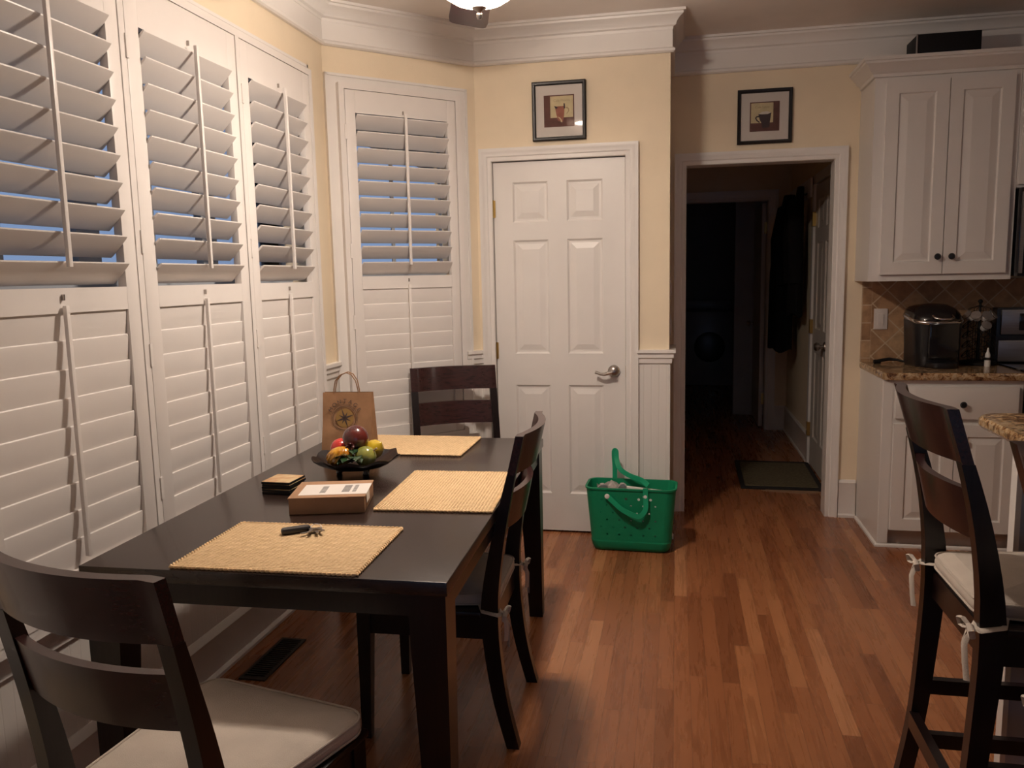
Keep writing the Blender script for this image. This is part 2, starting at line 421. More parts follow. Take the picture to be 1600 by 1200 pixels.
def rrect(w, d, r, n=5, z=0, cx=0, cy=0):
    out = []
    for (sx, sy, a0) in ((1, 1, 0), (-1, 1, 90), (-1, -1, 180), (1, -1, 270)):
        for k in range(n + 1):
            a = R(a0 + 90 * k / n); out.append((cx + sx * (w / 2 - r) + r * math.cos(a), cy + sy * (d / 2 - r) + r * math.sin(a), z))
    return out

# ---------------------------------------------------------------- room shell
YP, YK, XS_, XL, H = 4.371, 4.895, -0.033, -1.66, 2.74      # pantry wall, kitchen wall, pantry side, left wall, ceiling
P0 = Vector((-1.062, YP, 0)); U45 = Vector((-1, -1, 0)) / math.sqrt(2); N45 = Vector((1, -1, 0)) / math.sqrt(2)
YC = YP - (-1.062 - XL)                                     # bay corner on the left wall (3.773)
YN = 1.30                                                   # near bay corner
Q0 = Vector((XL, YN, 0)); U2 = Vector((1, -1, 0)) / math.sqrt(2); N2 = Vector((1, 1, 0)) / math.sqrt(2)
def TL(p): return Vector((XL + p[1], YC - p[0], p[2]))       # left wall frame: s, d, z
def TB(p): return P0 + U45 * p[0] + N45 * p[1] + Vector((0, 0, p[2]))
def TN(p): return Q0 + U2 * p[0] + N2 * p[1] + Vector((0, 0, p[2]))
BL = math.sqrt(2) * (-1.062 - XL)
XE, YBk = 4.4, -3.3                                          # right wall, back wall

f_ = MB(); f_.box(-4, XE + .2, YBk - .2, 11.5, -0.06, 0); struct(f_, 'floor', FLOOR)
f_ = MB(); f_.box(-3, XE + .2, YBk - .2, 11.5, H, H + 0.08); struct(f_, 'ceiling', CEIL)
# left wall with the triple window, bay walls
def wall_hole(mb, s0, s1, a, b, z0, z1, th=0.14):
    mb.box(s0, a, -th, 0, 0, H); mb.box(b, s1, -th, 0, 0, H); mb.box(a, b, -th, 0, 0, z0); mb.box(a, b, -th, 0, z1, H)
mb = MB(TL); wall_hole(mb, -0.03, YC - YN + .03, YC - 3.49, YC - 1.58, 0.58, 2.33); struct(mb, 'wall_left', WALL)
mb = MB(TB); wall_hole(mb, -0.06, BL + 0.06, 0.165, 0.755, 0.60, 2.35); struct(mb, 'wall_bay', WALL)
mb = MB(TN); wall_hole(mb, -0.06, 0.9, 0.14, 0.74, 0.60, 2.35); struct(mb, 'wall_bay_near', WALL)
xn = Q0.x + U2.x * 0.85; yn = Q0.y + U2.y * 0.85
mb = MB(); mb.box(xn - .14, xn, YBk, yn + .02, 0, H); struct(mb, 'wall_nook', WALL)
# pantry wall, with its door opening
DX0, DX1, DZ = -0.975, -0.262, 2.048
mb = MB(); mb.box(-1.08, DX0 - .02, YP, YP + .1, 0, H); mb.box(DX1 + .02, XS_, YP, YP + .1, 0, H); mb.box(DX0 - .02, DX1 + .02, YP, YP + .1, DZ + .02, H)
mb.box(XS_ - .1, XS_, YP + .1, YK + .1, 0, H)
struct(mb, 'wall_pantry', WALL)
mb = MB(); mb.box(-1.3, XS_ - .1, YK, YK + .1, 0, H); mb.box(-1.3, -1.2, YP, YK, 0, H); struct(mb, 'wall_closet', WALL)
# kitchen wall with the hall doorway
OX0, OX1, OZ = 0.057, 0.862, 2.045
mb = MB(); mb.box(XS_ - .1, OX0 - .015, YK, YK + .11, 0, H); mb.box(OX1 + .015, XE, YK, YK + .11, 0, H); mb.box(OX0 - .015, OX1 + .015, YK, YK + .11, OZ + .015, H); struct(mb, 'wall_back', WALL)
mb = MB(); mb.box(XE, XE + .1, YBk, YK + .1, 0, H); struct(mb, 'wall_right', WALL)
mb = MB(); mb.box(xn - .14, -0.9, YBk - .12, YBk, 0, H); mb.box(2.7, XE + .1, YBk - .12, YBk, 0, H); mb.box(-0.9, 2.7, YBk - .12, YBk, 2.2, H); struct(mb, 'wall_front', WALL)
# hall beyond the doorway and laundry room behind it
HX, HY = 0.985, 7.60
mb = MB(); mb.box(HX, HX + .12, YK + .11, 5.46, 0, H); mb.box(HX, HX + .12, 6.25, HY + .1, 0, H); mb.box(HX, HX + .12, 5.46, 6.25, 2.05, H); mb.box(HX + .10, HX + .12, 5.46, 6.25, 0, 2.05); struct(mb, 'wall_hall_right', WALL)
mb = MB(); mb.box(-0.75, -0.65, YK + .11, 11.2, 0, H); struct(mb, 'wall_hall_left', WALL)
mb = MB(); mb.box(-0.65, -0.10, HY, HY + .1, 0, H); mb.box(0.80, HX, HY, HY + .1, 0, H); mb.box(-0.10, 0.80, HY, HY + .1, 2.065, H); struct(mb, 'wall_hall_end', WALL)
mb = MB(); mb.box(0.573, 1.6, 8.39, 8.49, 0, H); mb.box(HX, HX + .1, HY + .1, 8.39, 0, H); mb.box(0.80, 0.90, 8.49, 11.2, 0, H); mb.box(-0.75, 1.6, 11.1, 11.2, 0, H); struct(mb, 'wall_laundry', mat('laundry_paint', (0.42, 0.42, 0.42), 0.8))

# crown, frieze, chair rail and baseboards follow the walls
loop = [(XE, YK, 0), (XS_, YK, 0), (XS_, YP, 0), (-1.062, YP, 0), (XL, YC, 0), (XL, YN, 0), (xn, yn, 0), (xn, YBk, 0), (XE, YBk, 0)]
def at(pts, z=0): return [(p[0], p[1], z) for p in pts]
crown = [(0, 2.655), (0.012, 2.655), (0.014, 2.668), (0.026, 2.674), (0.03, 2.688), (0.046, 2.706), (0.062, 2.716), (0.064, 2.726), (0.074, 2.728), (0.074, 2.74), (0, 2.74)]
frieze = [(0, 2.545), (0.014, 2.545), (0.022, 2.552), (0.022, 2.562), (0.014, 2.568), (0.010, 2.572), (0.010, 2.66), (0, 2.66)]
mb = MB(); mb.sweep(loop, (0, 0, 1), crown, closed=True); struct(mb, 'trim_crown', TRIM, True)
mb = MB(); mb.sweep(loop, (0, 0, 1), frieze, closed=True); struct(mb, 'trim_frieze', TRIM, True)
rail = [(0.006, 0.958), (0.014, 0.962), (0.016, 0.985), (0.024, 0.992), (0.024, 1.012), (0.034, 1.018), (0.034, 1.034), (0, 1.034), (0, 0.958)]
base = [(0, 0), (0.028, 0), (0.028, 0.012), (0.020, 0.022), (0.016, 0.024), (0.016, 0.15), (0.020, 0.156), (0.016, 0.168), (0.008, 0.184), (0, 0.186)]
def bay(s, d=0): return tuple(TB((s, d, 0)))
segs = [[(-0.2, YP, 0)][::-1] and [(XS_, YP + .3, 0), (XS_, YP, 0), (-0.2, YP, 0)], [(-1.043, YP, 0), (-1.062, YP, 0), bay(0.10)], [bay(0.83), (XL, YC, 0), (XL, 3.56, 0)]]
mb = MB()
for sg in segs: mb.sweep(sg, (0, 0, 1), rail)
struct(mb, 'trim_chair_rail', TRIM, True)
mb = MB(); mb.sweep([(XS_, YP + .02, 0), (XS_, YP, 0), (-0.2, YP, 0)], (0, 0, 1), base)
mb.sweep([(-1.043, YP, 0), (-1.062, YP, 0), (XL, YC, 0), (XL, YN, 0), (xn, yn, 0), (xn, YBk, 0)], (0, 0, 1), base); struct(mb, 'baseboard_left', TRIM, True)
# beadboard wainscot skins below the rail
mb = MB(); mb.sweep([(XS_, YP + .30, 0), (XS_, YP, 0), (-0.2, YP, 0)], (0, 0, 1), [(0, 0.02), (0.006, 0.02), (0.006, 0.97), (0, 0.97)])
mb.sweep([(-1.043, YP, 0), (-1.062, YP, 0), (XL, YC, 0), (XL, YN, 0)], (0, 0, 1), [(0, 0.02), (0.006, 0.02), (0.006, 0.52), (0, 0.52)])
mb.sweep([(-1.043, YP, 0), (-1.062, YP, 0), bay(0.10)], (0, 0, 1), [(0, 0.5), (0.006, 0.5), (0.006, 0.97), (0, 0.97)])
mb.sweep([bay(0.83), (XL, YC, 0), (XL, 3.56, 0)], (0, 0, 1), [(0, 0.5), (0.006, 0.5), (0.006, 0.97), (0, 0.97)])
struct(mb, 'wall_wainscot', BEAD)
kb = [(0, 0), (0.024, 0), (0.024, 0.014), (0.016, 0.022), (0.014, 0.2), (0.018, 0.206), (0.008, 0.222), (0, 0.222)]
mb = MB(); mb.sweep([(1.03, YK, 0), (0.935, YK, 0)], (0, 0, 1), kb); struct(mb, 'baseboard_back', TRIM, True)
mb = MB(); mb.sweep([(XE, YBk, 0), (XE, YK, 0)], (0, 0, 1), kb); struct(mb, 'baseboard_right', TRIM, True)
mb = MB(); mb.sweep([(HX, 6.32, 0), (HX, HY, 0), (0.87, HY, 0)], (0, 0, 1), kb); mb.sweep([(HX, YK + .12, 0), (HX, 5.39, 0)], (0, 0, 1), kb); struct(mb, 'baseboard_hall', TRIM, True)
# casings
def casing(mb, xa, xb, z1, y, wd=0.068, sgn=1):
    pr = [(0, 0), (0, 0.012), (0.004, 0.016), (0.022, 0.013), (0.028, 0.018), (0.046, 0.019), (0.056, 0.026), (wd, 0.026), (wd, 0)]
    # travel so that left-of-travel points away from the opening (N = -Y)
    N = (0, -1, 0)
    mb.sweep([(xb, y, 0), (xb, y, z1), (xa, y, z1), (xa, y, 0)], N, [(-u, v) for u, v in pr])
    return mb
mb = MB(); casing(mb, DX0 + .0, DX1, DZ, YP)
mb.box(DX0 - .02, DX0 - .001, YP, YP + .1, 0, DZ + .02); mb.box(DX1 + .003, DX1 + .02, YP, YP + .1, 0, DZ + .02); mb.box(DX0 - .02, DX1 + .02, YP, YP + .1, DZ + .003, DZ + .02)
struct(mb, 'trim_pantry_casing', TRIM, True)
mb = MB(); casing(mb, OX0, OX1, OZ, YK)
mb.box(OX0 - .015, OX0, YK - .001, YK + .111, 0, OZ); mb.box(OX1, OX1 + .015, YK - .001, YK + .111, 0, OZ); mb.box(OX0 - .015, OX1 + .015, YK - .001, YK + .111, OZ, OZ + .015)
mb.box(OX0 - .085, OX0 - .015, YK + .11, YK + .128, 0, OZ + .08); mb.box(OX1 + .015, OX1 + .085, YK + .11, YK + .128, 0, OZ + .08)
struct(mb, 'trim_hall_casing', TRIM, True)
mb = MB(); casing(mb, -0.10, 0.795, 2.06, HY, 0.085); mb.box(0.795, 0.815, HY, HY + .1, 0, 2.06); mb.box(-0.10, 0.8, HY, HY + .1, 2.055, 2.065); struct(mb, 'trim_hall_end', TRIM, True)
mb = MB(); mb.box(HX - .018, HX, 6.25, 6.315, 0, 2.10); mb.box(HX - .018, HX, 5.395, 5.46, 0, 2.10); mb.box(HX - .018, HX, 5.395, 6.315, 2.045, 2.11)
mb.box(HX, HX + .09, 6.235, 6.25, 0, 2.05); mb.box(HX, HX + .09, 5.46, 5.475, 0, 2.05); struct(mb, 'trim_side_door', TRIM)

# ---------------------------------------------------------------- doors
def lever(parent, x, y, z):
    mb = MB(); mb.lathe([(0.033, 0), (0.0325, 0.008), (0.029, 0.016), (0.020, 0.024), (0.0125, 0.027), (0.0115, 0.05), (0.014, 0.056), (0.0, 0.06)], n=28, X=lambda p: Vector((x + p.x, y - p.z, z + p.y)))
    h = mb.done('door_handle', NICKEL, parent)
    mb = MB(); mb.tube([(x + .004, y - .046, z), (x - .02, y - .052, z - .004), (x - .045, y - .052, z - .013), (x - .068, y - .05, z - .012), (x - .085, y - .048, z - .004), (x - .096, y - .046, z - .002)], [0.0115, 0.0105, 0.009, 0.0075, 0.008, 0.009], 10)
    mb.done('lever', NICKEL, h)
d1 = setting('door_1')
W = DX1 - DX0
mb = MB()
xs = ((DX0 + .105, DX0 + .309), (DX1 - .309, DX1 - .105)); zs = ((0.215, 0.815), (1.015, 1.605), (1.71, 1.945))
xs = ((DX0 + .107, DX0 + .300), (DX1 - .312, DX1 - .120)); zs = ((0.225, 0.838), (1.012, 1.630), (1.725, 1.938))
mb.panel_face(DX0 + .003, DX1 - .003, 0.012, DZ - .003, YP + .012, YP + .047, xs, zs, 0.02, 0.009, 0.03, 0.002)
mb.done('door_leaf', TRIM, d1, ang=8)
lever(d1, -0.327, YP + .012, 0.917)
for z in (0.27, 1.03, 1.80):
    mb = MB(); mb.box(DX0 - .012, DX0 + .012, YP + .004, YP + .0125, z - .045, z + .045); mb.tube([(DX0, YP + .004, z - .047), (DX0, YP + .004, z + .047)], 0.006, 8); mb.done('hinge', BRASS, d1)
mb = MB(); mb.box(DX1 - .002, DX1 + .006, YP - .004, YP + .01, 0.885, 0.945); mb.done('strike_plate', BRASS, d1)
# closed door in the hall's right wall
d2 = setting('door_2')
def T2(p): return Vector((HX - .004 + p[1], 6.235 - p[0], p[2]))
mb = MB(T2); mb.panel_face(0.003, 0.757, 0.012, 2.035, 0, 0.035, ((0.11, 0.33), (0.43, 0.65)), ((0.225, 0.85), (1.02, 1.63), (1.73, 1.93)), 0.02, 0.009, 0.03, 0.002); mb.done('door_leaf', DOORD, d2, ang=8)
mb = MB(); mb.lathe([(0.032, 0), (0.03, 0.008), (0.012, 0.012), (0.012, 0.03), (0.026, 0.04), (0.029, 0.055), (0.02, 0.068), (0, 0.07)], n=24, X=lambda p: Vector((HX - .004 - p.z, 5.72 + p.x, 0.925 + p.y))); mb.done('door_knob', NICKEL, d2)
mb = MB(); mb.lathe([(0.024, 0), (0.022, 0.01), (0, 0.012)], n=20, X=lambda p: Vector((HX - .004 - p.z, 5.62 + p.x, 1.10 + p.y))); mb.done('deadbolt', NICKEL, d2)
for z in (0.27, 1.03, 1.80):
    mb = MB(); mb.box(HX - .026, HX - .004, 6.225, 6.262, z - .05, z + .05); mb.done('hinge', BRASS, d2)
# laundry door standing open
d3 = setting('door_3')
def T3(p): return Vector((0.79 - p[1], HY + .10 + p[0], p[2]))
mb = MB(T3); mb.panel_face(0.0, 0.68, 0.012, 2.04, -0.0, 0.035, ((0.10, 0.30), (0.38, 0.58)), ((0.225, 0.85), (1.02, 1.63), (1.73, 1.93)), 0.02, 0.009, 0.03, 0.002); mb.done('door_leaf', DOORD, d3, ang=8)
mb = MB(); mb.lathe([(0.03, 0), (0.012, 0.012), (0.012, 0.03), (0.028, 0.045), (0.02, 0.065), (0, 0.068)], n=20, X=lambda p: Vector((0.755 - p.z, 8.30 + p.x, 0.93 + p.y))); mb.done('door_knob', NICKEL, d3)
for z in (0.27, 1.82):
    mb = MB(); mb.box(0.775, 0.796, HY + .078, HY + .10, z - .05, z + .05); mb.done('hinge', BRASS, d3)

# ---------------------------------------------------------------- windows (casing, sashes, glass)
def window(name, T, a, b, z0, z1, posts=(), cas=None, ws=1):
    wn = setting(name)
    if cas:
        ca, cb, cz0, cz1 = cas
        mb = MB(T)
        mb.box(ca, a, 0, 0.020, cz0, cz1); mb.box(b, cb, 0, 0.020, cz0, cz1); mb.box(a, b, 0, 0.020, z1, cz1)
        mb.box(ca, ca + .012, 0.02, 0.026, cz0, cz1); mb.box(ca, cb, 0.02, 0.026, cz1 - .012, cz1); mb.box(cb - .012, cb, 0.02, 0.026, cz0, cz1)
        mb.box(ca - .01, cb + .01, 0, 0.05, z0 - .03, z0 - .0); mb.box(ca, cb, 0, 0.016, z0 - .10, z0 - .03)
        mb.done('window_casing', TRIM, wn, smooth=False)
    mb = MB(T); F = 0.028
    mb.box(a, a + F, 0, 0.052, z0, z1); mb.box(b - F, b, 0, 0.052, z0, z1); mb.box(a + F, b - F, 0, 0.052, z1 - F, z1); mb.box(a + F, b - F, 0, 0.052, z0, z0 + F)
    for p in posts: mb.box(p - .013, p + .013, 0.0, 0.0515, z0 + F, z1 - F)
    mb.done('shutter_frame', SHUT, wn, smooth=False)
    n = max(1, ws)
    for i in range(n):
        p, q = a + .0 + (b - a) * i / n, a + (b - a) * (i + 1) / n; zm = (z0 + z1) / 2
        mb = MB(T)
        for zz0, zz1, dd in ((z0, zm, -.07), (zm, z1, -.10)):
            mb.box(p, p + .05, dd - .03, dd, zz0, zz1); mb.box(q - .05, q, dd - .03, dd, zz0, zz1); mb.box(p + .05, q - .05, dd - .03, dd, zz0, zz0 + .04); mb.box(p + .05, q - .05, dd - .03, dd, zz1 - .04, zz1)
            mb.box((p + q) / 2 - .009, (p + q) / 2 + .009, dd - .02, dd - .008, zz0 + .04, zz1 - .04); mb.box(p + .05, q - .05, dd - .02, dd - .008, (zz0 + zz1) / 2 - .009, (zz0 + zz1) / 2 + .009)
        sh = mb.done('window_sash', SASH, wn, smooth=False)
        mb = MB(T)
        for zz0, zz1, dd in ((z0, zm, -.07), (zm, z1, -.10)): mb.box(p + .04, q - .04, dd - .016, dd - .012, zz0 + .03, zz1 - .03)
        mb.done('pane', PANE, sh, smooth=False)
    return wn
def s_of(y): return YC - y
window('window_1', TL, s_of(3.535), s_of(1.545), 0.56, 2.372, posts=(s_of(2.899), s_of(2.235)), cas=(s_of(3.56), s_of(1.50), 0.46, 2.40), ws=3)
window('window_2', TB, 0.120, 0.790, 0.58, 2.375, cas=(0.062, 0.845, 0.46, 2.42))
window('window_3', TN, 0.10, 0.78, 0.58, 2.375, cas=(0.045, 0.84, 0.46, 2.42))
wn = setting('fill_window_4')  # wide patio door added behind the camera to let in ambient dusk light
mb = MB()
for x in (-.9, 0.28, 1.46, 2.64): mb.box(x, x + .06, YBk - .1, YBk - .02, 0, 2.2)
for x in (-.84, .34, 1.52): mb.box(x, x + 1.12, YBk - .1, YBk - .02, 2.13, 2.2); mb.box(x, x + 1.12, YBk - .1, YBk - .02, 0, .08)
mb.done('fill_patio_door_frame', TRIM, wn, smooth=False)
for x in (-.84, .34, 1.52): mb = MB(); mb.box(x, x + 1.12, YBk - .065, YBk - .06, .08, 2.13); mb.done('pane', PANE, wn, smooth=False)

# ---------------------------------------------------------------- plantation shutters
def shutter(T, a, b, oa, ob, z0, z1, up, lo, label, pitch=0.0756, hinge_side=1):
    c = T(((a + b) / 2, 0.03, 0)); o0 = T((0, 0, 0))
    th = thing('plantation_shutter', label, 'shutter', (c.x, c.y, z0), 0, 'white window shutters')
    inv = Vector((c.x, c.y, z0))
    TT = lambda p: T(p) - inv
    D0, D1 = 0.022, 0.050
    g = 0.003
    for q0, q1 in ((a + g, oa), (ob, b - g)):
        mb = MB(TT); mb.box(q0, q1, D0, D1, z0, z1, 0.002); mb.done('stile', SHUT, th)
    for q0, q1, qn in ((up[1], z1, 'top_rail'), (lo[1], up[0], 'middle_rail'), (z0, lo[0], 'bottom_rail')):
        mb = MB(TT); mb.box(oa, ob, D0, D1 - .0005, q0, q1); mb.done(qn, SHUT, th)
    def louvers(zr, ang, name):
        mb = MB(TT); ca, sa = math.cos(ang), math.sin(ang)
        n = max(1, round((zr[1] - zr[0]) / pitch)); pt = (zr[1] - zr[0]) / n
        for i in range(n):
            zc = zr[0] + pt * (i + .5)
            ring = []
            for k in range(12):
                t_ = 2 * math.pi * k / 12; x = 0.0445 * math.copysign(abs(math.cos(t_)) ** .45, math.cos(t_)); y = 0.0042 * math.copysign(abs(math.sin(t_)) ** .7, math.sin(t_))
                ring.append((x * ca - y * sa, x * sa + y * ca))
            mb.loft([[(ss, 0.036 + q[0], zc + q[1]) for q in ring] for ss in (oa + .0015, ob - .0015)])
        mb.done(name, SHUT, th); return pt
    louvers(up, R(45), 'upper_louvers'); louvers(lo, R(84), 'lower_louvers')
    mid = (oa + ob) / 2
    mb = MB(TT); mb.box(mid - .0065, mid + .0065, 0.077, 0.089, up[0] + .055, up[1] + .01, 0.002); mb.done('tilt_rod', SHUT, th)
    mb = MB(TT); mb.box(mid - .0065, mid + .0065, 0.054, 0.066, lo[0] + .03, lo[1] + .02, 0.002); mb.done('tilt_rod', SHUT, th)
    hs = a if hinge_side < 0 else b
    for z in (z0 + .2, (z0 + z1) / 2 - .25, (z0 + z1) / 2 + .1, z1 - .2):
        mb = MB(TT); mb.box(hs - .006, hs + .006, 0.05, 0.056, z - .035, z + .035); mb.done('hinge', SHUT, th)
    for z in (up[1] + .012, lo[1] + .034):
        mb = MB(TT); mb.box(mid - .002, mid + .002, .05, .058, z, z + .016); mb.done('catch', NICKEL, th)
    return th
UP = (1.431, 2.213); LO = (0.66, 1.364)
for (ya, yb, oya, oyb, lab) in (
    (2.913, 3.507, 2.969, 3.440, 'white shutter in the long left window, at its far corner end'),
    (2.250, 2.885, 2.316, 2.825, 'white shutter in the middle of the long left window'),
    (1.573, 2.222, 1.632, 2.164, 'white shutter at the near end of the long left window, cut by the photo edge')):
    shutter(TL, s_of(yb), s_of(ya), s_of(oyb), s_of(oya), 0.59, 2.342, UP, LO, lab)
shutter(TB, 0.149, 0.762, 0.200, 0.708, 0.61, 2.345, (1.452, 2.238), (0.68, 1.388), 'white shutter on the narrow angled bay window beside the closed door', 0.0786)
shutter(TN, 0.129, 0.751, 0.185, 0.70, 0.61, 2.345, (1.452, 2.238), (0.68, 1.388), 'white shutter on the near angled bay window, out of the photo', 0.0786)

# ground outside
mb = MB(); mb.box(-40, XL - .3, -30, 40, -0.9, -0.7); tag(mb.done('lawn', LAWN, smooth=False), kind='structure')

# ---------------------------------------------------------------- ceiling fan with light
FX, FY = -0.63, 2.69
fan = thing('ceiling_fan', 'dark five-blade ceiling fan with a glowing glass bowl light', 'ceiling fan', (FX, FY, H))
mb = MB(); mb.lathe([(0.075, 0), (0.075, -.02), (0.055, -.045), (0.02, -.05), (0.02, -.10), (0.09, -.12), (0.125, -.15), (0.13, -.22), (0.10, -.26), (0.06, -.275)], n=32); mb.done('motor_housing', BRONZE, fan)
for k in range(5):
    a = R(35.5 + 72 * k); ca, sa = math.cos(a), math.sin(a)
    X = lambda p: Vector((p[0] * ca - p[1] * sa, p[0] * sa + p[1] * ca, p[2]))
    tl = 0.16
    mb = MB(X); prof = [(0.19, .048), (0.24, .060), (0.40, .070), (0.58, .076), (0.632, .072), (0.645, .062), (0.650, .045)]
    top = [(r_, w_, -.300 + .003 + w_ * tl) for r_, w_ in prof] + [(r_, -w_, -.300 + .003 - w_ * tl) for r_, w_ in reversed(prof)]
    bot = [(x, y, z - .007) for x, y, z in top]; mb.loft([bot, top])
    bl = mb.done('blade', BLADE, fan, ang=30)
    mb = MB(X); mb.box(0.09, 0.26, -.018, .018, -.300, -.288); mb.box(0.09, 0.12, -.02, .02, -.30, -.25); mb.done('blade_arm', BRONZE, bl)
mb = MB(); mb.lathe([(0.05, -.27), (0.06, -.285), (0.06, -.30), (0.045, -.312), (0.03, -.33)], n=32); mb.lathe([(0.006, -.33), (0.006, -.44)], n=8); mb.done('light_fitter', BRONZE, fan)
mb = MB()
bp_ = [(0.150, -.330), (0.148, -.345), (0.138, -.370), (0.115, -.398), (0.080, -.420), (0.04, -.432), (0.014, -.435)]
mb.loft([[(r_ * math.cos(2 * math.pi * i / 40), r_ * math.sin(2 * math.pi * i / 40), z) for i in range(40)] for r_, z in bp_], False, False)
mb.done('glass_bowl', BOWL, fan)
for sx_, sy_ in ((0.045, 0.026), (-0.045, 0.026), (0, -0.052)):
    mb = MB(); mb.ell((sx_, sy_, -.362), (0.038, 0.038, 0.011), 18, 9); mb.done('light_bulb', BULB, fan)
mb = MB(); mb.lathe([(0.0, -.476), (0.006, -.474), (0.010, -.466), (0.010, -.458), (0.006, -.452), (0.012, -.446), (0.024, -.440), (0.022, -.434), (0.0, -.433)], n=20); mb.done('finial', NICKEL, fan)

kl = thing('ceiling_fill_light', 'round flush fill light added over the kitchen, out of view', 'ceiling light', (3.0, 0.9, H))  # unseen fixture, added to raise the ambient light on the kitchen side
mb = MB(); mb.lathe([(.20, 0), (.20, -.018), (.17, -.024), (0, -.024)], n=32); mb.done('base_plate', NICKEL, kl)
mb = MB(); mb.lathe([(.165, -.024), (.16, -.05), (.12, -.078), (.06, -.092), (0, -.095)], n=32); mb.done('fill_diffuser', emis('fill_diffuser', (1.0, 0.86, 0.74), 13.0), kl)

# ---------------------------------------------------------------- framed pictures
def picture(label, cx, cz, w_, h_, y, red):
    th = thing('framed_picture', label, 'picture', (cx, y, cz), 0, 'coffee cup pictures over the doors')
    mb = MB(); a, b = w_ / 2, h_ / 2; fw = 0.019
    pr = [(0, 0), (0, 0.018), (0.005, 0.022), (0.014, 0.020), (fw, 0.012), (fw, 0)]
    mb.sweep([(-a, 0, -b), (a, 0, -b), (a, 0, b), (-a, 0, b)], (0, -1, 0), pr, closed=True); mb.done('frame', BLACKF, th)
    mb = MB(); mb.box(-a + .006, a - .006, -.006, -.001, -b + .006, b - .006); mb.done('mat_board', MATB, th, smooth=False)
    q = 0.080; art = MB(); art.box(-q, q, -.0072, -.006, -q, q); ar = art.done('print', ARTB, th, smooth=False)
    s_ = 1 if red else -1
    def P(pts, y0, m, nm):
        k = MB(); k.poly([(s_ * x, z) for x, z in pts], lambda u, v, d: (u, d, v), y0, y0 - .0006); return k.done(nm, m, ar, smooth=False)
    P([(-.046, -.034), (.074, -.034), (.074, .074), (-.046, .074)], -.0072, ARTC, 'background')
    if red:
        P([(-.022, .022), (.030, .024), (.026, -.026), (.020, -.056), (-.006, -.050), (-.014, -.02)], -.0078, ARTR, 'cup')
        P([(-.026, .026), (-.014, .022), (-.006, .016), (-.014, .010), (-.02, .014)], -.0084, ARTD, 'cup_rim')
        P([(.024, .036), (.031, .036), (.033, .014), (.026, .006)], -.0084, ARTD, 'cup_edge')
        P([(.034, .016), (.044, .018), (.053, .010), (.054, -.002), (.046, -.014), (.036, -.018), (.044, -.008), (.048, .001), (.045, .009), (.036, .011)], -.0078, ARTT, 'cup_handle')
        P([(-.008, -.028), (.004, -.034), (.014, -.046), (.016, -.058), (.010, -.058), (.006, -.044), (-.003, -.034)], -.0084, ARTC, 'saucer_curve')
        txt = 'Cafe Mocha'
    else:
        P([(-.036, .020), (.034, .014), (.026, -.018), (.016, -.036), (.014, -.062), (-.026, -.060), (-.028, -.034)], -.0078, ARTD, 'cup')
        P([(-.036, .020), (-.012, .028), (.014, .026), (.034, .014), (.012, .012), (-.016, .012)], -.0084, MATB, 'coffee_foam')
        P([(.030, .004), (.044, .004), (.052, -.006), (.044, -.022), (.028, -.034), (.026, -.028), (.038, -.018), (.044, -.008), (.040, -.002), (.030, -.003)], -.0078, ARTD, 'cup_handle')
        txt = 'Cafe Latte'
    o = text_mesh(txt, 0.018, ARTT, ar, 'lettering'); o.location = (s_ * .014, -.0082, 0.046); o.rotation_euler = (R(90), 0, 0)
    mb = MB(); mb.box(-a + fw - .002, a - fw + .002, -.0125, -.0115, -b + fw - .002, b - fw + .002); mb.done('glass', PGLASS, th, smooth=False)
    return th
pc1 = picture('black framed print of a red cup, above the closed white door', -0.605, 2.291, 0.283, 0.298, YP - .0075, True)
pc1.rotation_euler.x = R(2.4)  # hangs leaning slightly off the wall at the top
picture('black framed print of a dark striped cup, above the open doorway', 0.482, 2.296, 0.295, 0.296, YK - .0005, False)

# ---------------------------------------------------------------- dining table
TH = 0.76
ta = R(1.5); tc = (-0.983, 2.472)
tab = thing('dining_table', 'long espresso-brown wooden dining table set against the shutters', 'table', (tc[0], tc[1], 0), ta)
tw, tl_ = 0.925, 1.622
mb = MB(); mb.box(-tw / 2, tw / 2, -tl_ / 2, tl_ / 2, TH - .034, TH, 0.003); mb.done('tabletop', TABLEW, tab)
mb = MB(); ap = 0.012
mb.box(-tw / 2 + ap, tw / 2 - ap, -tl_ / 2 + ap, -tl_ / 2 + ap + .022, TH - .088, TH - .034); mb.box(-tw / 2 + ap, tw / 2 - ap, tl_ / 2 - ap - .022, tl_ / 2 - ap, TH - .088, TH - .034)
mb.box(-tw / 2 + ap, -tw / 2 + ap + .022, -tl_ / 2 + ap, tl_ / 2 - ap, TH - .088, TH - .034); mb.box(tw / 2 - ap - .022, tw / 2 - ap, -tl_ / 2 + ap, tl_ / 2 - ap, TH - .088, TH - .034)
mb.done('apron', DARKW, tab, smooth=False)
for sx_ in (-1, 1):
    for sy_ in (-1, 1):
        mb = MB(); ox, oy = sx_ * (tw / 2 - .006), sy_ * (tl_ / 2 - .006)
        def sq(k, z): return [(ox, oy, z), (ox - sx_ * k, oy, z), (ox - sx_ * k, oy - sy_ * k, z), (ox, oy - sy_ * k, z)]
        mb.loft([sq(0.056, 0), sq(0.086, 0.60), sq(0.088, TH - .034)]); mb.done('leg', DARKW, tab, smooth=False)

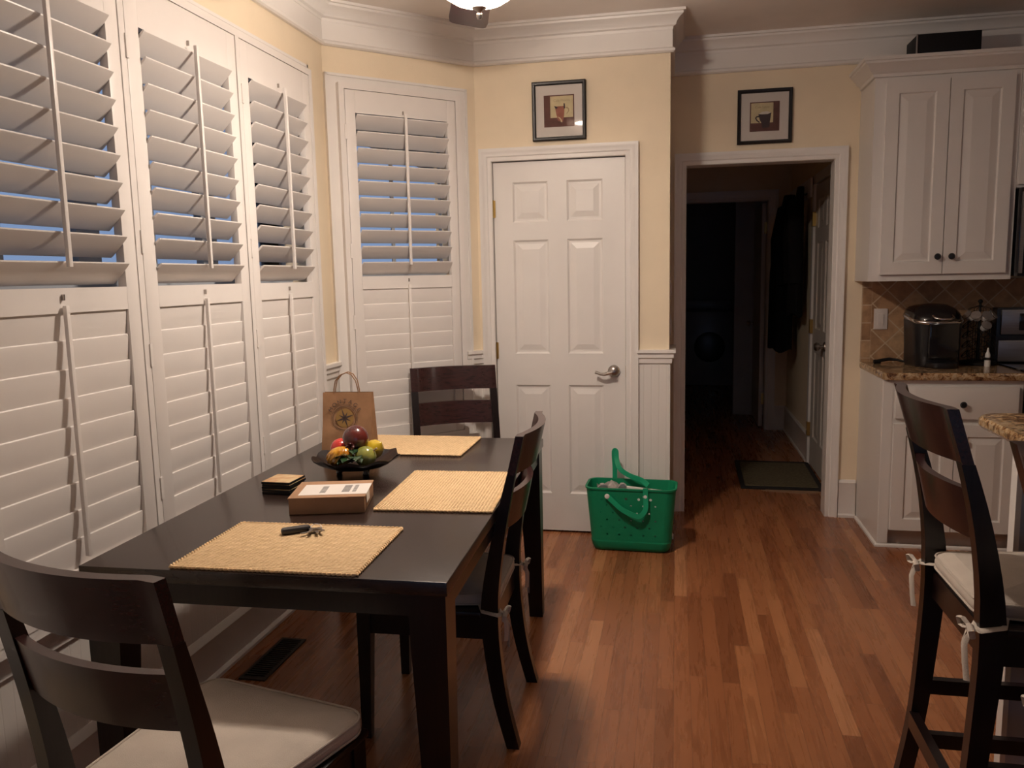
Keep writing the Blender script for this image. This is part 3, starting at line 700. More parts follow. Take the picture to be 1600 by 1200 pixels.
# ---------------------------------------------------------------- chairs and stools
def interp(pts, z):
    for (z0, y0), (z1, y1) in zip(pts, pts[1:]):
        if z0 <= z <= z1: return y0 + (y1 - y0) * (z - z0) / (z1 - z0)
    return pts[-1][1]
def smooth_curve(pts, n=14):
    zs = [pts[0][0] + (pts[-1][0] - pts[0][0]) * i / n for i in range(n + 1)]
    ys = [interp(pts, z) for z in zs]
    for _ in range(3): ys = [ys[0]] + [(ys[i - 1] + 2 * ys[i] + ys[i + 1]) / 4 for i in range(1, n)] + [ys[-1]]
    return list(zip(zs, ys))
def seat_unit(name, label, cat, SH, TOP, group, stool=False, W_=0.45):
    # faces +y; SH = top of the wooden seat, TOP = top of the back
    th = thing(name, label, cat, group=group)
    hw = W_ / 2; pw = 0.036
    pts = [(0, -0.262), (SH * .35, -0.222), (SH - .06, -0.196), (SH + .05, -0.198), (SH + .25, -0.232), (TOP, -0.300)]
    cv = smooth_curve(pts, 22)
    def half(z): return (0.019 - .007 * min(1, max(0, (z - SH) / (TOP - .1175 - SH)))) + 0.008 * max(0, 1 - abs(z - SH) / .45)
    for s_ in (-1, 1):
        mb = MB(); xo = s_ * hw
        rings = []
        for z, y in [q for q in cv if q[0] < TOP - .13] + [(TOP - .1175, interp(cv, TOP - .1175))]:
            h_ = half(z)
            xa, xb = (xo - s_ * pw, xo)
            rings.append([(xa, y - h_, z), (xb, y - h_, z), (xb, y + h_, z), (xa, y + h_, z)])
        mb.loft(rings); mb.done('back_post', DARKW, th, ang=40)
    def yb(z): return interp(cv, z)
    def rail_(z0, z1, bow, th_, nm):
        mb = MB(); n = 26; rings = []
        xa = hw - pw * (0.0 if nm == 'top_rail' else 1.0) - (0.001 if nm == 'top_rail' else -0.004)
        for i in range(n + 1):
            x = -xa + 2 * xa * i / n; b = bow * (1 - min(1, abs(x) / (hw - pw)) ** 2)
            rings.append([(x, yb(z0) - b - th_ / 2, z0), (x, yb(z0) - b + th_ / 2, z0), (x, yb(z1) - b + th_ / 2, z1), (x, yb(z1) - b - th_ / 2, z1)])
        mb.loft(rings); mb.done(nm, RAILW, th, ang=40)
    rail_(TOP - .118, TOP + .001, 0.034, 0.024, 'top_rail')
    rail_(TOP - .292, TOP - .178, 0.034, 0.020, 'back_rail')
    for s_ in (-1, 1):
        mb = MB(); xo, yo = s_ * hw, 0.222
        def sq(k, z): return [(xo, yo, z), (xo - s_ * k, yo, z), (xo - s_ * k, yo - k, z), (xo, yo - k, z)]
        mb.loft([sq(0.030, 0), sq(0.042, SH - .10), sq(0.044, SH - .018)]); mb.done('front_leg', DARKW, th, smooth=False)
    mb = MB(); az0, az1 = SH - .088, SH - .018
    mb.box(-hw + .006, hw - .006, 0.196, 0.216, az0, az1); mb.box(-hw + .006, hw - .006, -0.206, -0.186, az0, az1)
    mb.box(-hw + .006, -hw + .026, -.19, .2, az0, az1); mb.box(hw - .026, hw - .006, -.19, .2, az0, az1); mb.done('seat_frame', DARKW, th, smooth=False)
    mb = MB(); mb.box(-hw - .004, hw + .004, -0.172, 0.232, SH - .018, SH, 0.005); mb.box(-hw + pw + .001, hw - pw - .001, -0.200, -0.170, SH - .018, SH); mb.done('seat', DARKW, th)
    if stool:
        for z, nm in ((0.155, 0), (0.30, 1)):
            mb = MB()
            if nm == 0:
                y = yb(z); mb.box(-hw + pw, hw - pw, y - .012, y + .012, z + .05, z + .095); mb.done('stretcher', DARKW, th, smooth=False); mb = MB(); mb.box(-hw + .04, hw - .04, 0.188, 0.212, z, z + .045); mb.done('stretcher', DARKW, th, smooth=False)
            else:
                for s_ in (-1, 1):
                    k = MB(); k.box(*sorted((s_ * (hw - .008), s_ * (hw - .030))), yb(z) + .01, 0.19, z, z + .040); k.done('side_stretcher', DARKW, th, smooth=False)
                for s_ in (-1, 1):
                    k = MB(); k.box(*sorted((s_ * (hw - .008), s_ * (hw - .030))), yb(z) - .01, 0.19, z - .155, z - .115); k.done('side_stretcher', DARKW, th, smooth=False)
                mb.b.free()
    return th
def cushion(label, SH, W_=0.45, fold=0.0):
    th = thing('seat_cushion', label, 'cushion', group='tied cotton seat cushions')
    def outl(g, z):
        out = []
        cs = [(W_ / 2 + .004, .235, .05), (-W_ / 2 - .004, .235, .05), (-W_ / 2 + .042, -.216, .045), (W_ / 2 - .042, -.216, .045)]
        a0 = (0, 90, 180, 270)
        for (cx, cy, r), a in zip(cs, a0):
            sx_ = 1 if cx > 0 else -1; sy_ = 1 if cy > 0 else -1
            for k in range(7):
                t_ = R(a + 90 * k / 6); rr = max(r - g, .004)
                out.append((cx - sx_ * r + rr * math.cos(t_), cy - sy_ * r + rr * math.sin(t_), z))
        return out
    mb = MB()
    mb.loft([outl(.020, SH + .001), outl(.004, SH + .006), outl(0, SH + .016), outl(0, SH + .026), outl(.005, SH + .036), outl(.016, SH + .042), outl(.040, SH + .0455), outl(.09, SH + .047)])
    mb.done('pad', CANVAS, th, ang=60)
    for g in (0.010,):
        for z in (SH + .0065, SH + .0365):
            o = outl(.0015, z)
            k = MB(); k.tube(o, 0.0028, 6, closed=True); k.done('piping', CANVAS, th)
    for s_ in (-1, 1):
        x0 = s_ * (W_ / 2 - .012); yk = -.235
        k = MB()
        # strap round the post, bow and two hanging tails
        k.tube([(s_ * (W_ / 2 - .03), -.165, SH + .012), (s_ * (W_ / 2 + .006), -.18, SH + .004), (s_ * (W_ / 2 + .008), -.225, SH - .004), (x0, yk, SH - .006)], 0.008, 6, flat=.35)
        k.tube([(s_ * (W_ / 2 - .05), -.172, SH + .010), (s_ * (W_ / 2 - .05), -.21, SH + .004), (x0, yk, SH - .006)], 0.008, 6, flat=.35)
        k.ell((x0, yk - .006, SH - .006), (.010, .009, .009), 8, 6)
        for q in (-1, 1):
            k.tube([(x0, yk - .004, SH - .006), (x0 + q * .020, yk - .014, SH + .008), (x0 + q * .040, yk - .016, SH + .002), (x0 + q * .038, yk - .012, SH - .014), (x0 + q * .018, yk - .010, SH - .012), (x0, yk - .004, SH - .006)], 0.0065, 6, flat=.4)
        k.tube([(x0, yk - .006, SH - .008), (x0 + .008, yk - .018, SH - .04), (x0 + .012, yk - .016, SH - .08), (x0 + .022, yk - .014, SH - .118)], 0.008, 6, flat=.3)
        k.tube([(x0, yk - .006, SH - .008), (x0 - .008, yk - .014, SH - .035), (x0 - .006, yk - .014, SH - .065), (x0 - .008, yk - .012, SH - .088)], 0.008, 6, flat=.3)
        k.done('tie', CANVAS, th)
    return th
CG = 'espresso dining chairs around the table'
chair0 = seat_unit('dining_chair', 'espresso ladder-back dining chair at the right side of the table, its cushion tied on', 'chair', 0.436, 0.975, CG)
cush0 = cushion('off-white tied cushion on the chair at the right side of the table', 0.436)
def put(o, x, y, rz, label):
    o.location = (x, y, 0); o.rotation_euler = (0, 0, rz); o['label'] = label
# chair A: right side of the table, faces -x
put(chair0, -0.7505, 2.478, R(92), chair0['label']); put(cush0, -0.7505, 2.478, R(92), cush0['label'])
cb = copy_tree(chair0); kb_ = copy_tree(cush0)
put(cb, -1.020, 3.790, R(180 + 24), 'espresso dining chair at the far end of the table, by the angled window')
put(kb_, -1.020, 3.790, R(180 + 24), 'off-white cushion on the chair at the far end of the table')
cc = copy_tree(chair0); kc = copy_tree(cush0)
put(cc, -0.945, 1.425, R(-12.5), 'espresso dining chair at the near end of the table, its back to the camera')
put(kc, -0.945, 1.425, R(-12.5), 'off-white cushion on the nearest dining chair, at the lower left')
st = seat_unit('bar_stool', 'tall espresso bar stool with tied cushion, nearest the white cabinets', 'stool', 0.665, 1.140, 'espresso bar stools at the island', True, 0.43)
sk = cushion('off-white tied cushion on the tall bar stool', 0.665, 0.43)
put(st, 0.872, 2.040, R(-90), st['label']); put(sk, 0.872, 2.040, R(-90), sk['label'])
st2 = copy_tree(st); sk2 = copy_tree(sk)
put(st2, 0.872, 1.285, R(-90), 'second bar stool, only its top corner showing at the right photo edge')
put(sk2, 0.872, 1.285, R(-90), 'off-white tied cushion on the second bar stool, out of the photo')

# ---------------------------------------------------------------- island
isl = thing('kitchen_island', 'raised granite-topped island with shade-tinted end panel, behind the bar stools', 'island', (1.4, 1.5, 0))
IZ = 1.02
def TI(p): return Vector((p[0] - 1.4, p[1] - 1.5, p[2]))
mb = MB(TI)
o_ = []
def arc(cx, cy, r, a0, a1, n=8): return [(cx + r * math.cos(R(a0 + (a1 - a0) * k / n)), cy + r * math.sin(R(a0 + (a1 - a0) * k / n))) for k in range(n + 1)]
ol = arc(2.4, 2.50 - .05, .07, 0, 90) + arc(0.838 + .07, 2.52 - .07, .07, 90, 180) + [(0.838, -0.4), (2.47, -0.4)]
def offs(g): return [(1.6 + (x - 1.6) * (1 - g / .8), 1.0 + (y - 1.0) * (1 - g / 1.45)) for x, y in ol]
mb.loft([[(x, y, IZ - .032) for x, y in offs(.006)], [(x, y, IZ - .024) for x, y in offs(0)], [(x, y, IZ - .008) for x, y in offs(0)], [(x, y, IZ) for x, y in offs(.006)]]); mb.done('granite_top', GRANITE, isl)
mb = MB(TI); mb.box(0.930, 2.35, 2.388, 2.418, 0, IZ - .032); mb.done('end_panel', mat('island_panel_shade_tint', (0.40, 0.43, 0.52), 0.5, var=.02), isl, smooth=False)  # cabinet panel coloured blue-grey to stand for its unlit side
mb = MB(TI); mb.box(0.916, 0.930, 2.382, 2.422, 0, IZ - .032); mb.done('corner_trim', CAB, isl, smooth=False)
mb = MB(TI); mb.box(1.32, 2.35, -0.35, 2.385, 0, IZ - .032); mb.done('body', CAB, isl, smooth=False)

# ---------------------------------------------------------------- kitchen cabinets
BX, BY = 1.035, 4.375
bc = thing('base_cabinet', 'white base cabinet with one drawer and two doors, below the granite counter', 'cabinet', (1.35, 4.6, 0))
def TC(p): return Vector((p[0] - 1.35, p[1] - 4.6, p[2]))
mb = MB(TC); mb.box(BX + .02, 1.685, BY, YK - .002, 0.09, 0.876); mb.box(BX + .02, 1.685, BY + .06, YK - .002, 0, 0.09); mb.box(BX, BX + .02, BY, YK - .002, 0, 0.876)
mb.box(BX + .004, BX + .05, BY - .004, BY, 0.02, 0.87)
mb.done('body', CAB, bc, smooth=False)
mb = MB(TC); mb.sweep([(1.685, BY, 0), (BX, BY, 0), (BX, YK - .03, 0)], (0, 0, 1), [(0, 0), (.012, 0), (.011, .010), (.005, .016), (0, .017)]); mb.done('shoe_molding', CAB, bc)
def knob(par, T, x, y, z):
    k = MB(); k.lathe([(0.006, 0), (0.006, .012), (0.015, .018), (0.0165, .024), (0.012, .03), (0, .031)], n=18, X=lambda p: Vector(T((x + p.x, y - p.z, z + p.y)))); k.done('knob', BLACK, par)
mb = MB(TC); mb.box(1.096, 1.662, BY - .020, BY - .0005, 0.680, 0.845, 0.003); dr = mb.done('drawer', CAB, bc); knob(dr, TC, 1.404, BY - .02, 0.757)
for xa, xb in ((1.092, 1.376), (1.380, 1.664)):
    mb = MB(TC); mb.panel_face(xa, xb, 0.095, 0.652, BY - .020, BY - .0005, ((xa + .058, xb - .058),), ((0.155, 0.592),), 0.010, 0.008, 0.03, 0.001); dd = mb.done('door', CAB, bc, ang=8)
    knob(dd, TC, (xb - .03) if xa < 1.2 else (xa + .03), BY - .02, 0.58)
ct = MB(); ol2 = [(1.80, 4.346), (1.80, YK - .001), (1.030, YK - .001), (1.030, 4.62), (1.032, 4.40)] + arc(1.062, 4.376, .03, 180, 270, 4)
def o2(g): return [(x + (g if x < 1.2 else 0), y + (g if y < 4.45 else 0)) for x, y in ol2]
ct.loft([[(x, y, .877) for x, y in o2(.004)], [(x, y, .885) for x, y in o2(0)], [(x, y, .906) for x, y in o2(0)], [(x, y, .914) for x, y in o2(.005)]])
cto = ct.done('countertop', GRANITE)
# trim the counter where the range begins
cto.data.transform(Matrix.Translation((0, 0, 0)))
for v in cto.data.vertices:
    if v.co.x > 1.69: v.co.x = 1.69
tag(cto, 'brown speckled granite countertop with coffee maker, against the tiled wall', 'countertop')
uc = thing('wall_cabinet', 'white two-door wall cabinet with crown molding, above the coffee maker', 'cabinet', (1.33, 4.7, 1.37))
UY = 4.565
def TU(p): return Vector((p[0] - 1.33, p[1] - 4.7, p[2] - 1.37))
mb = MB(TU); mb.box(0.988, 1.665, UY, YK - .001, 1.371, 2.41); mb.done('body', CAB, uc, smooth=False)
ucr = [(0, 2.395), (.012, 2.397), (.014, 2.412), (.03, 2.425), (.05, 2.452), (.060, 2.458), (.062, 2.468), (.07, 2.470), (.07, 2.486), (-.02, 2.486), (-.02, 2.40)]
mb = MB(TU); mb.sweep([(3.0, UY, 0), (0.988, UY, 0), (0.988, YK - .03, 0)], (0, 0, 1), ucr); mb.box(0.988, 3.0, UY, YK - .03, 2.41, 2.47); mb.done('crown_molding', CAB, uc)
for xa, xb in ((1.040, 1.335), (1.339, 1.634)):
    mb = MB(TU); mb.panel_face(xa, xb, 1.405, 2.372, UY - .020, UY - .0005, ((xa + .060, xb - .060),), ((1.468, 2.312),), 0.010, 0.008, 0.034, 0.001); dd = mb.done('door', CAB, uc, ang=8)
    knob(dd, TU, (xb - .028) if xa < 1.2 else (xa + .034), UY - .02, 1.492)
u2 = thing('wall_cabinet', 'white wall cabinet above the black microwave, at the right photo edge', 'cabinet', (2.0, 4.7, 1.84))
mb = MB(lambda p: Vector((p[0] - 2.0, p[1] - 4.7, p[2] - 1.84))); mb.box(1.667, 2.43, UY, YK - .001, 1.825, 2.41); mb.done('body', CAB, u2, smooth=False)
for xa, xb in ((1.673, 2.046), (2.05, 2.42)):
    mb = MB(lambda p: Vector((p[0] - 2.0, p[1] - 4.7, p[2] - 1.84))); mb.panel_face(xa, xb, 1.84, 2.372, UY - .020, UY - .0005, ((xa + .060, xb - .060),), ((1.9, 2.312),), 0.010, 0.008, 0.034, 0.001); mb.done('door', CAB, u2, ang=8)
mw = thing('microwave', 'black microwave under the right-hand wall cabinet', 'microwave', (2.0, 4.7, 1.38))
TM = lambda p: Vector((p[0] - 2.0, p[1] - 4.7, p[2] - 1.38))
mb = MB(TM); mb.box(1.675, 2.43, 4.51, YK - .001, 1.385, 1.822, .004); mb.done('body', GLOSSB, mw)
mb = MB(TM); mb.box(1.70, 2.15, 4.498, 4.51, 1.42, 1.79, .003); mb.done('door', GLOSSB, mw)
mb = MB(TM); mb.box(1.677, 1.692, 4.497, 4.5095, 1.40, 1.80); mb.done('side_trim', STEEL, mw)
rg = thing('kitchen_range', 'stainless range with black glass cooktop, right of the granite counter', 'stove', (2.08, 4.6, 0))
TR = lambda p: Vector((p[0] - 2.08, p[1] - 4.6, p[2]))
mb = MB(TR); mb.box(1.695, 2.45, 4.33, YK - .03, 0.02, 0.905, .004); mb.done('body', STEEL, rg)
mb = MB(TR); mb.box(1.695, 2.45, 4.32, 4.80, 0.906, 0.922, .006); mb.done('cooktop', GLOSSB, rg)
mb = MB(TR); mb.box(1.697, 2.45, 4.80, YK - .02, 0.905, 1.215, .006); bgp = mb.done('backguard', BLACK, rg)
mb = MB(TR); mb.box(1.715, 2.44, 4.782, 4.80, 1.072, 1.205, .004); mb.box(1.706, 2.44, 4.785, 4.80, .925, 1.04, .004); mb.done('steel_panel', STEEL, bgp)
mb = MB(TR); mb.box(1.80, 2.30, 4.776, 4.782, 1.095, 1.185, .003); mb.done('control_display', GLOSSB, bgp)
mb = MB(TR); mb.tube([(1.76, 4.29, .80), (2.38, 4.29, .80)], .011, 10); mb.tube([(1.78, 4.29, .80), (1.78, 4.335, .80)], .007, 8); mb.tube([(2.36, 4.29, .80), (2.36, 4.335, .80)], .007, 8); mb.done('oven_handle', STEEL, rg)
bs = MB(); bs.box(1.030, 2.6, YK - .010, YK, 0.914, 1.371); tag(bs.done('trim_backsplash', TILE, smooth=False), kind='structure')
# speaker box on the cabinet
sp = thing('speaker', 'black box speaker standing on top of the white wall cabinet', 'speaker', (1.345, 4.735, 2.488))
mb = MB(); mb.box(-.150, .152, -.10, .10, 0, .125, .006); mb.done('cabinet', BLACKM, sp)
mb = MB(); mb.box(-.143, .145, -.106, -.1005, .006, .119, .002); mb.done('grille', BLACKM, sp)
mb = MB(); mb.box(-.152, -.148, -.108, -.09, 0.001, .124); mb.done('side_trim', STEEL, sp)
# switch plates
def plate(label, T, rockers=1):
    th = thing('light_switch', label, 'light switch', tuple(T((0, 0, 0))))
    o = Vector(T((0, 0, 0))); TT = lambda p: Vector(T(p)) - o
    k = MB(TT); k.box(-.036, .036, -.006, 0, -.058, .058, .002); k.done('wall_plate', SWITCH, th)
    k = MB(TT); k.box(-.016, .016, -.010, -.006, -.033, .033, .001); k.done('rocker', SWITCH, th)
plate('white switch plate on the tiled backsplash left of the coffee maker', lambda p: (1.130 + p[0], YK - .0105 + p[1], 1.156 + p[2]))
plate('upper white switch plate on the narrow wall left of the doorway', lambda p: (XS_ + .0005 - p[1], 4.62 + p[0], 1.35 + p[2]))
plate('lower white switch plate on the narrow wall left of the doorway', lambda p: (XS_ + .0005 - p[1], 4.62 + p[0], 1.15 + p[2]))

# ---------------------------------------------------------------- things on the counter
km = thing('coffee_maker', 'black pod coffee maker with silver lid trim, on the granite counter', 'coffee maker', (1.352, 4.715, .914), R(8))
def stad(w_, d_, z, r=.06, cy=0): return rrect(w_, d_, r, 6, z, 0, cy)
mb = MB(); mb.loft([stad(.215, .25, 0, .07), stad(.225, .262, .012, .07), stad(.232, .268, .10, .08), stad(.248, .274, .225, .09), stad(.250, .276, .246, .09)]); mb.done('body', BLACK, km, ang=50)
def tilt(r_, k=.16): return [(x, y, z + k * (y - .0)) for x, y, z in r_]
mb = MB(); mb.loft([tilt(stad(.253, .279, .247, .09)), tilt(stad(.258, .284, .252, .09)), tilt(stad(.257, .283, .262, .09)), tilt(stad(.246, .272, .267, .09))]); mb.done('silver_band', CHROME, km, ang=50)
mb = MB(); mb.loft([stad(.246, .270, .225, .09), tilt(stad(.250, .276, .264, .09)), tilt(stad(.240, .262, .288, .09, .004)), tilt(stad(.205, .22, .310, .08, .010), .08), stad(.14, .15, .327, .06, .016), stad(.05, .06, .333, .02, .016)]); mb.done('lid', GLOSSB, km, ang=50)
mb = MB(); mb.tube([(-.050, -.105, .276), (-.045, -.140, .262), (-.02, -.155, .256), (.02, -.155, .256), (.045, -.140, .262), (.050, -.105, .276)], .008, 10, flat=.8); mb.done('lid_handle', CHROME, km, ang=50)
mb = MB(); mb.box(-.075, .075, -.150, -.11, .05, .235, .01); mb.done('front_cover', GLOSSB, km)
mb = MB(); mb.lathe([(.075, 0), (.08, .01), (.08, .028), (.07, .032), (0, .032)], (0, -.115, 0), 28); mb.done('drip_tray', BLACK, km)
cd = MB(); cd.tube([(1.24, 4.76, .926), (1.20, 4.79, .935), (1.165, 4.80, .938), (1.13, 4.79, .934), (1.10, 4.785, .930)], [.006, .009, .012, .012, .010], 8, flat=.8); cd.tube([(1.115, 4.785, .926), (1.080, 4.78, .926)], .012, 8)
tag(cd.done('power_cord', BLACKM), 'black power cord and plug lying left of the coffee maker', 'cord')
cr = thing('pod_carousel', 'round black wire carousel for coffee pods, between coffee maker and range', 'pod carousel', (1.600, 4.765, .914))
mb = MB(); mb.lathe([(.088, 0), (.092, .004), (.092, .014), (.07, .020), (.01, .022), (.006, .33), (.004, .335), (0, .335)], n=32); mb.ell((0, 0, .338), (.012, .012, .012), 12, 8); mb.done('base_and_pole', BLACKM, cr)
mb = MB()
for k in range(8):
    a = 2 * math.pi * k / 8 + .2
    for j in range(5):
        z = .055 + j * .053
        c = Vector((.066 * math.cos(a), .066 * math.sin(a), z)); tdir = Vector((-math.sin(a), math.cos(a), 0)); nd = Vector((math.cos(a) * .8, math.sin(a) * .8, .6)); ud = nd.cross(tdir)
        mb.tube([c + .024 * (math.cos(q) * tdir + math.sin(q) * ud) for q in [2 * math.pi * i / 12 for i in range(12)]], .0016, 5, closed=True)
    mb.tube([(.05 * math.cos(a), .05 * math.sin(a), .015), (.058 * math.cos(a), .058 * math.sin(a), .15), (.055 * math.cos(a), .055 * math.sin(a), .30), (.0, .0, .318)], .0016, 5)
mb.done('wire_rings', BLACKM, cr)
pod = None
for k, j in ((4, 4), (5, 4), (6, 4), (3, 4), (7, 4), (6, 3), (0, 4)):
    a = 2 * math.pi * k / 8 + .2; z = .055 + j * .053
    lab = {4: 'foil-lidded coffee pod in the carousel top ring, left of its front', 5: 'foil-lidded coffee pod at the front of the carousel top ring', 6: 'foil-lidded coffee pod in the carousel top ring, right of its front'}.get(k, 'foil-lidded coffee pod held in the wire carousel')
    if (k, j) == (6, 3): lab = 'foil-lidded coffee pod one ring below the top of the carousel'
    if (k, j) == (3, 4): lab = 'coffee pod at the left edge of the carousel top ring'
    if (k, j) == (7, 4): lab = 'coffee pod at the right edge of the carousel top ring'
    if (k, j) == (0, 4): lab = 'coffee pod at the back of the carousel top ring'
    if pod is None:
        q = thing('coffee_pod', lab, 'coffee pod', group='coffee pods in the carousel')
        m1 = MB(); m1.lathe([(.017, -.036), (.0225, -.004), (.0225, 0), (0, 0)], n=20); m1.done('cup', WHITEP, q)
        m1 = MB(); m1.lathe([(.0255, 0), (.0255, .0025), (.017, .003), (0, .003)], n=20); m1.done('foil_lid', SILV, q); pod = q
    else: q = copy_tree(pod); q['label'] = lab
    q.location = (1.600 + .068 * math.cos(a), 4.765 + .068 * math.sin(a), .914 + z + .001)
    q.rotation_euler = (0, R(53), a)
bt = thing('dropper_bottle', 'small white squeeze bottle with pointed tip, in front of the pod carousel', 'bottle', (1.612, 4.655, .914))
mb = MB(); mb.lathe([(.0135, 0), (.0145, .003), (.0145, .030), (.0135, .034), (.010, .036)], n=20); mb.done('bottle_body', WHITEP, bt)
mb = MB(); mb.lathe([(.0150, .034), (.0150, .046), (.010, .048), (0, .048)], n=20); mb.done('black_collar', BLACK, bt)
mb = MB(); mb.lathe([(.0125, .048), (.0115, .066), (.006, .078), (.003, .098), (0, .099)], n=16); mb.done('nozzle_cap', WHITEP, bt)
cn = thing('canister', 'small teal and orange canister behind the coffee maker', 'canister', (1.497, 4.838, .914))
mb = MB(); mb.lathe([(.032, 0), (.034, .002), (.034, .035), (0, .035)], n=20); mb.done('orange_base', ORANGE, cn)
mb = MB(); mb.lathe([(.034, .035), (.034, .115), (.03, .120), (0, .120)], n=20); mb.done('teal_body', TEAL, cn)

# ---------------------------------------------------------------- things on the table
def placemat(label, cx, cy, w_, d_, rz, first=None):
    if first is None:
        th = thing('placemat', label, 'placemat', group='woven straw placemats')
        mb = MB(); mb.box(-w_ / 2 + .005, w_ / 2 - .005, -d_ / 2 + .005, d_ / 2 - .005, 0.0005, .0065, .0015); mb.done('woven_field', STRAW, th)
        mb = MB(); per = []
        st_ = .0115
        for (ax, ay, bx, by) in ((-1, -1, 1, -1), (1, -1, 1, 1), (1, 1, -1, 1), (-1, 1, -1, -1)):
            L_ = w_ if ax != bx else d_; n = int(L_ / st_)
            for i in range(n):
                f = (i + .5) / n; x = (ax + (bx - ax) * f) * w_ / 2; y = (ay + (by - ay) * f) * d_ / 2
                dx, dy = (bx - ax) / 2, (by - ay) / 2; a = math.atan2(dy, dx) + R(38); ca, sa = math.cos(a), math.sin(a)
                mb.ell((0, 0, 0), (.0085, .0036, .0042), 7, 5, X=lambda p: Vector((x + p.x * ca - p.y * sa, y + p.x * sa + p.y * ca, .0045 + p.z)))
        mb.done('braided_edge', STRAWE, th)
    else:
        th = copy_tree(first); th['label'] = label
    th.location = (cx, cy, TH); th.rotation_euler = (0, 0, rz); return th
pm = placemat('straw placemat with keys on it, at the near end of the table', -0.955, 1.846, 0.470, 0.350, R(1.5))
placemat('straw placemat beside the cardboard box, in front of the right-hand chair', -0.706, 2.432, 0.470, 0.350, R(93), pm)
placemat('straw placemat at the far end of the table, behind the fruit bowl', -1.040, 3.095, 0.470, 0.350, R(180.5), pm)
# keys
ks = thing('key_ring', 'car key fob and metal keys on a ring, lying on the near placemat', 'keys', (-0.955, 1.965, TH + .0085), R(36))
mb = MB(); mb.loft([rrect(.074, .024, .008, 4, 0), rrect(.078, .028, .010, 4, .004), rrect(.078, .028, .010, 4, .010), rrect(.072, .022, .008, 4, .014)]); mb.done('key_fob', BLACK, ks)
for o in ks.children: o.location = (-.045, .008, 0)
def key(a, x, y, z):
    ca, sa = math.cos(a), math.sin(a); k = MB(lambda p: Vector((x + p[0] * ca - p[1] * sa, y + p[0] * sa + p[1] * ca, z + p[2] + p[0] * .1)))
    k.loft([[(.011 + .011 * math.cos(q), .010 * math.sin(q), h_) for q in [2 * math.pi * i / 14 for i in range(14)]] for h_ in (0, .002)]); k.box(.02, .052, -.004, .003, 0, .002); k.box(.03, .034, .003, .005, 0, .002); k.box(.04, .045, .003, .0045, 0, .002); k.done('key', NICKEL, ks)
key(R(-96), .006, -.002, .002); key(R(-82), .010, 0, .005); key(R(-112), .0, 0, .006); key(R(-150), .006, -.010, .001)
mb = MB(); mb.tube([(.008 + .014 * math.cos(q), .002 + .014 * math.sin(q), .006 + .006 * math.sin(q)) for q in [2 * math.pi * i / 20 for i in range(20)]], .0011, 6, closed=True); mb.done('split_ring', CHROME, ks)
# cardboard box
bx = thing('cardboard_box', 'small closed cardboard shipping box with a white label, on the table', 'box', (-1.018, 2.235, TH), R(13.5))
mb = MB(); mb.box(-.110, .110, -.096, .096, 0.0005, .048, .0015); mb.done('carton', CARD, bx)
mb = MB(); mb.box(-.112, .1125, -.0975, .094, .046, .0505, .001); mb.box(-.062, -.035, -.0985, -.0965, .036, .049); mb.box(.035, .062, -.0985, -.0965, .036, .049); mb.done('lid_flap', CARD, bx)
mb = MB(); mb.box(-.088, .104, -.070, .050, .0505, .0512); mb.box(.1127, .1132, -.070, -.010, .022, .0512); mb.box(.103, .1132, -.07, .05, .0505, .0514); lb = mb.done('shipping_label', PAPERW, bx, smooth=False)
mb = MB(); random.seed(3)
GREYI = mat('grey_ink', (0.30, 0.29, 0.29), 0.8)
for (xa, xb, ya, yb_, n) in ((-.03, -.012, -.05, .03, 16), (.035, .058, -.045, .035, 18), (.066, .078, -.045, .035, 16)):
    for i in range(n):
        y = ya + (yb_ - ya) * i / n; mb.box(xa, xb, y, y + random.uniform(.001, .0028), .0514, .0516)
tag(mb.done('printed_bars', GREYI, lb, smooth=False), kind='stuff')
# coasters
cst = None
for i, (dx, dy, a, lab) in enumerate(((0, 0, 3, 'bottom black coaster of the stack beside the cardboard box'), (.003, -.002, -2, 'second coaster from the bottom of the stack'), (-.003, .003, 5, 'middle black coaster of the stack of five'), (.002, 0, 1, 'fourth coaster up, just under the top picture coaster'), (-.001, .001, 2, 'top coaster of the stack, with a tan picture face'))):
    if cst is None:
        th = thing('coaster', lab, 'coaster', group='stacked picture coasters')
        mb = MB(); mb.box(-.050, .050, -.052, .052, 0, .0072, .001); mb.done('base', BLACKM, th)
        mb = MB(); mb.box(-.0485, .0485, -.0505, .0505, .0072, .0075); mb.done('picture_face', COASTT, th, smooth=False); cst = th
    else: th = copy_tree(cst); th['label'] = lab
    th.location = (-1.250 + dx, 2.375 + dy, TH + .0003 + i * .0081); th.rotation_euler = (0, 0, R(a - 4))
# bowl of decorative fruit
fb = thing('fruit_bowl', 'black footed scalloped bowl holding glossy decorative fruit', 'bowl', (-1.100, 2.630, TH))
mb = MB(); prof = [(.005, .022), (.06, .024), (.10, .034), (.135, .052), (.150, .064)]
def ring(r_, z, dz=0): 
    n = 48; return [((r_ * (1 + .035 * math.sin(9 * 2 * math.pi * i / n) * (r_ / .15) ** 3)) * math.cos(2 * math.pi * i / n), (r_ * (1 + .035 * math.sin(9 * 2 * math.pi * i / n) * (r_ / .15) ** 3)) * math.sin(2 * math.pi * i / n), z + dz + .006 * (r_ / .15) ** 4 * math.sin(9 * 2 * math.pi * i / n + 1)) for i in range(n)]
mb.loft([ring(r_, z, -.005) for r_, z in prof] + [ring(r_, z) for r_, z in reversed(prof)]); mb.done('dish', BOWLM, fb, ang=60)
for a in (80, 200, 320):
    mb = MB(); mb.lathe([(.009, 0), (.012, .006), (.008, .014), (.010, .030)], (.062 * math.cos(R(a)), .062 * math.sin(R(a)), 0), 12); mb.done('foot', BOWLM, fb)
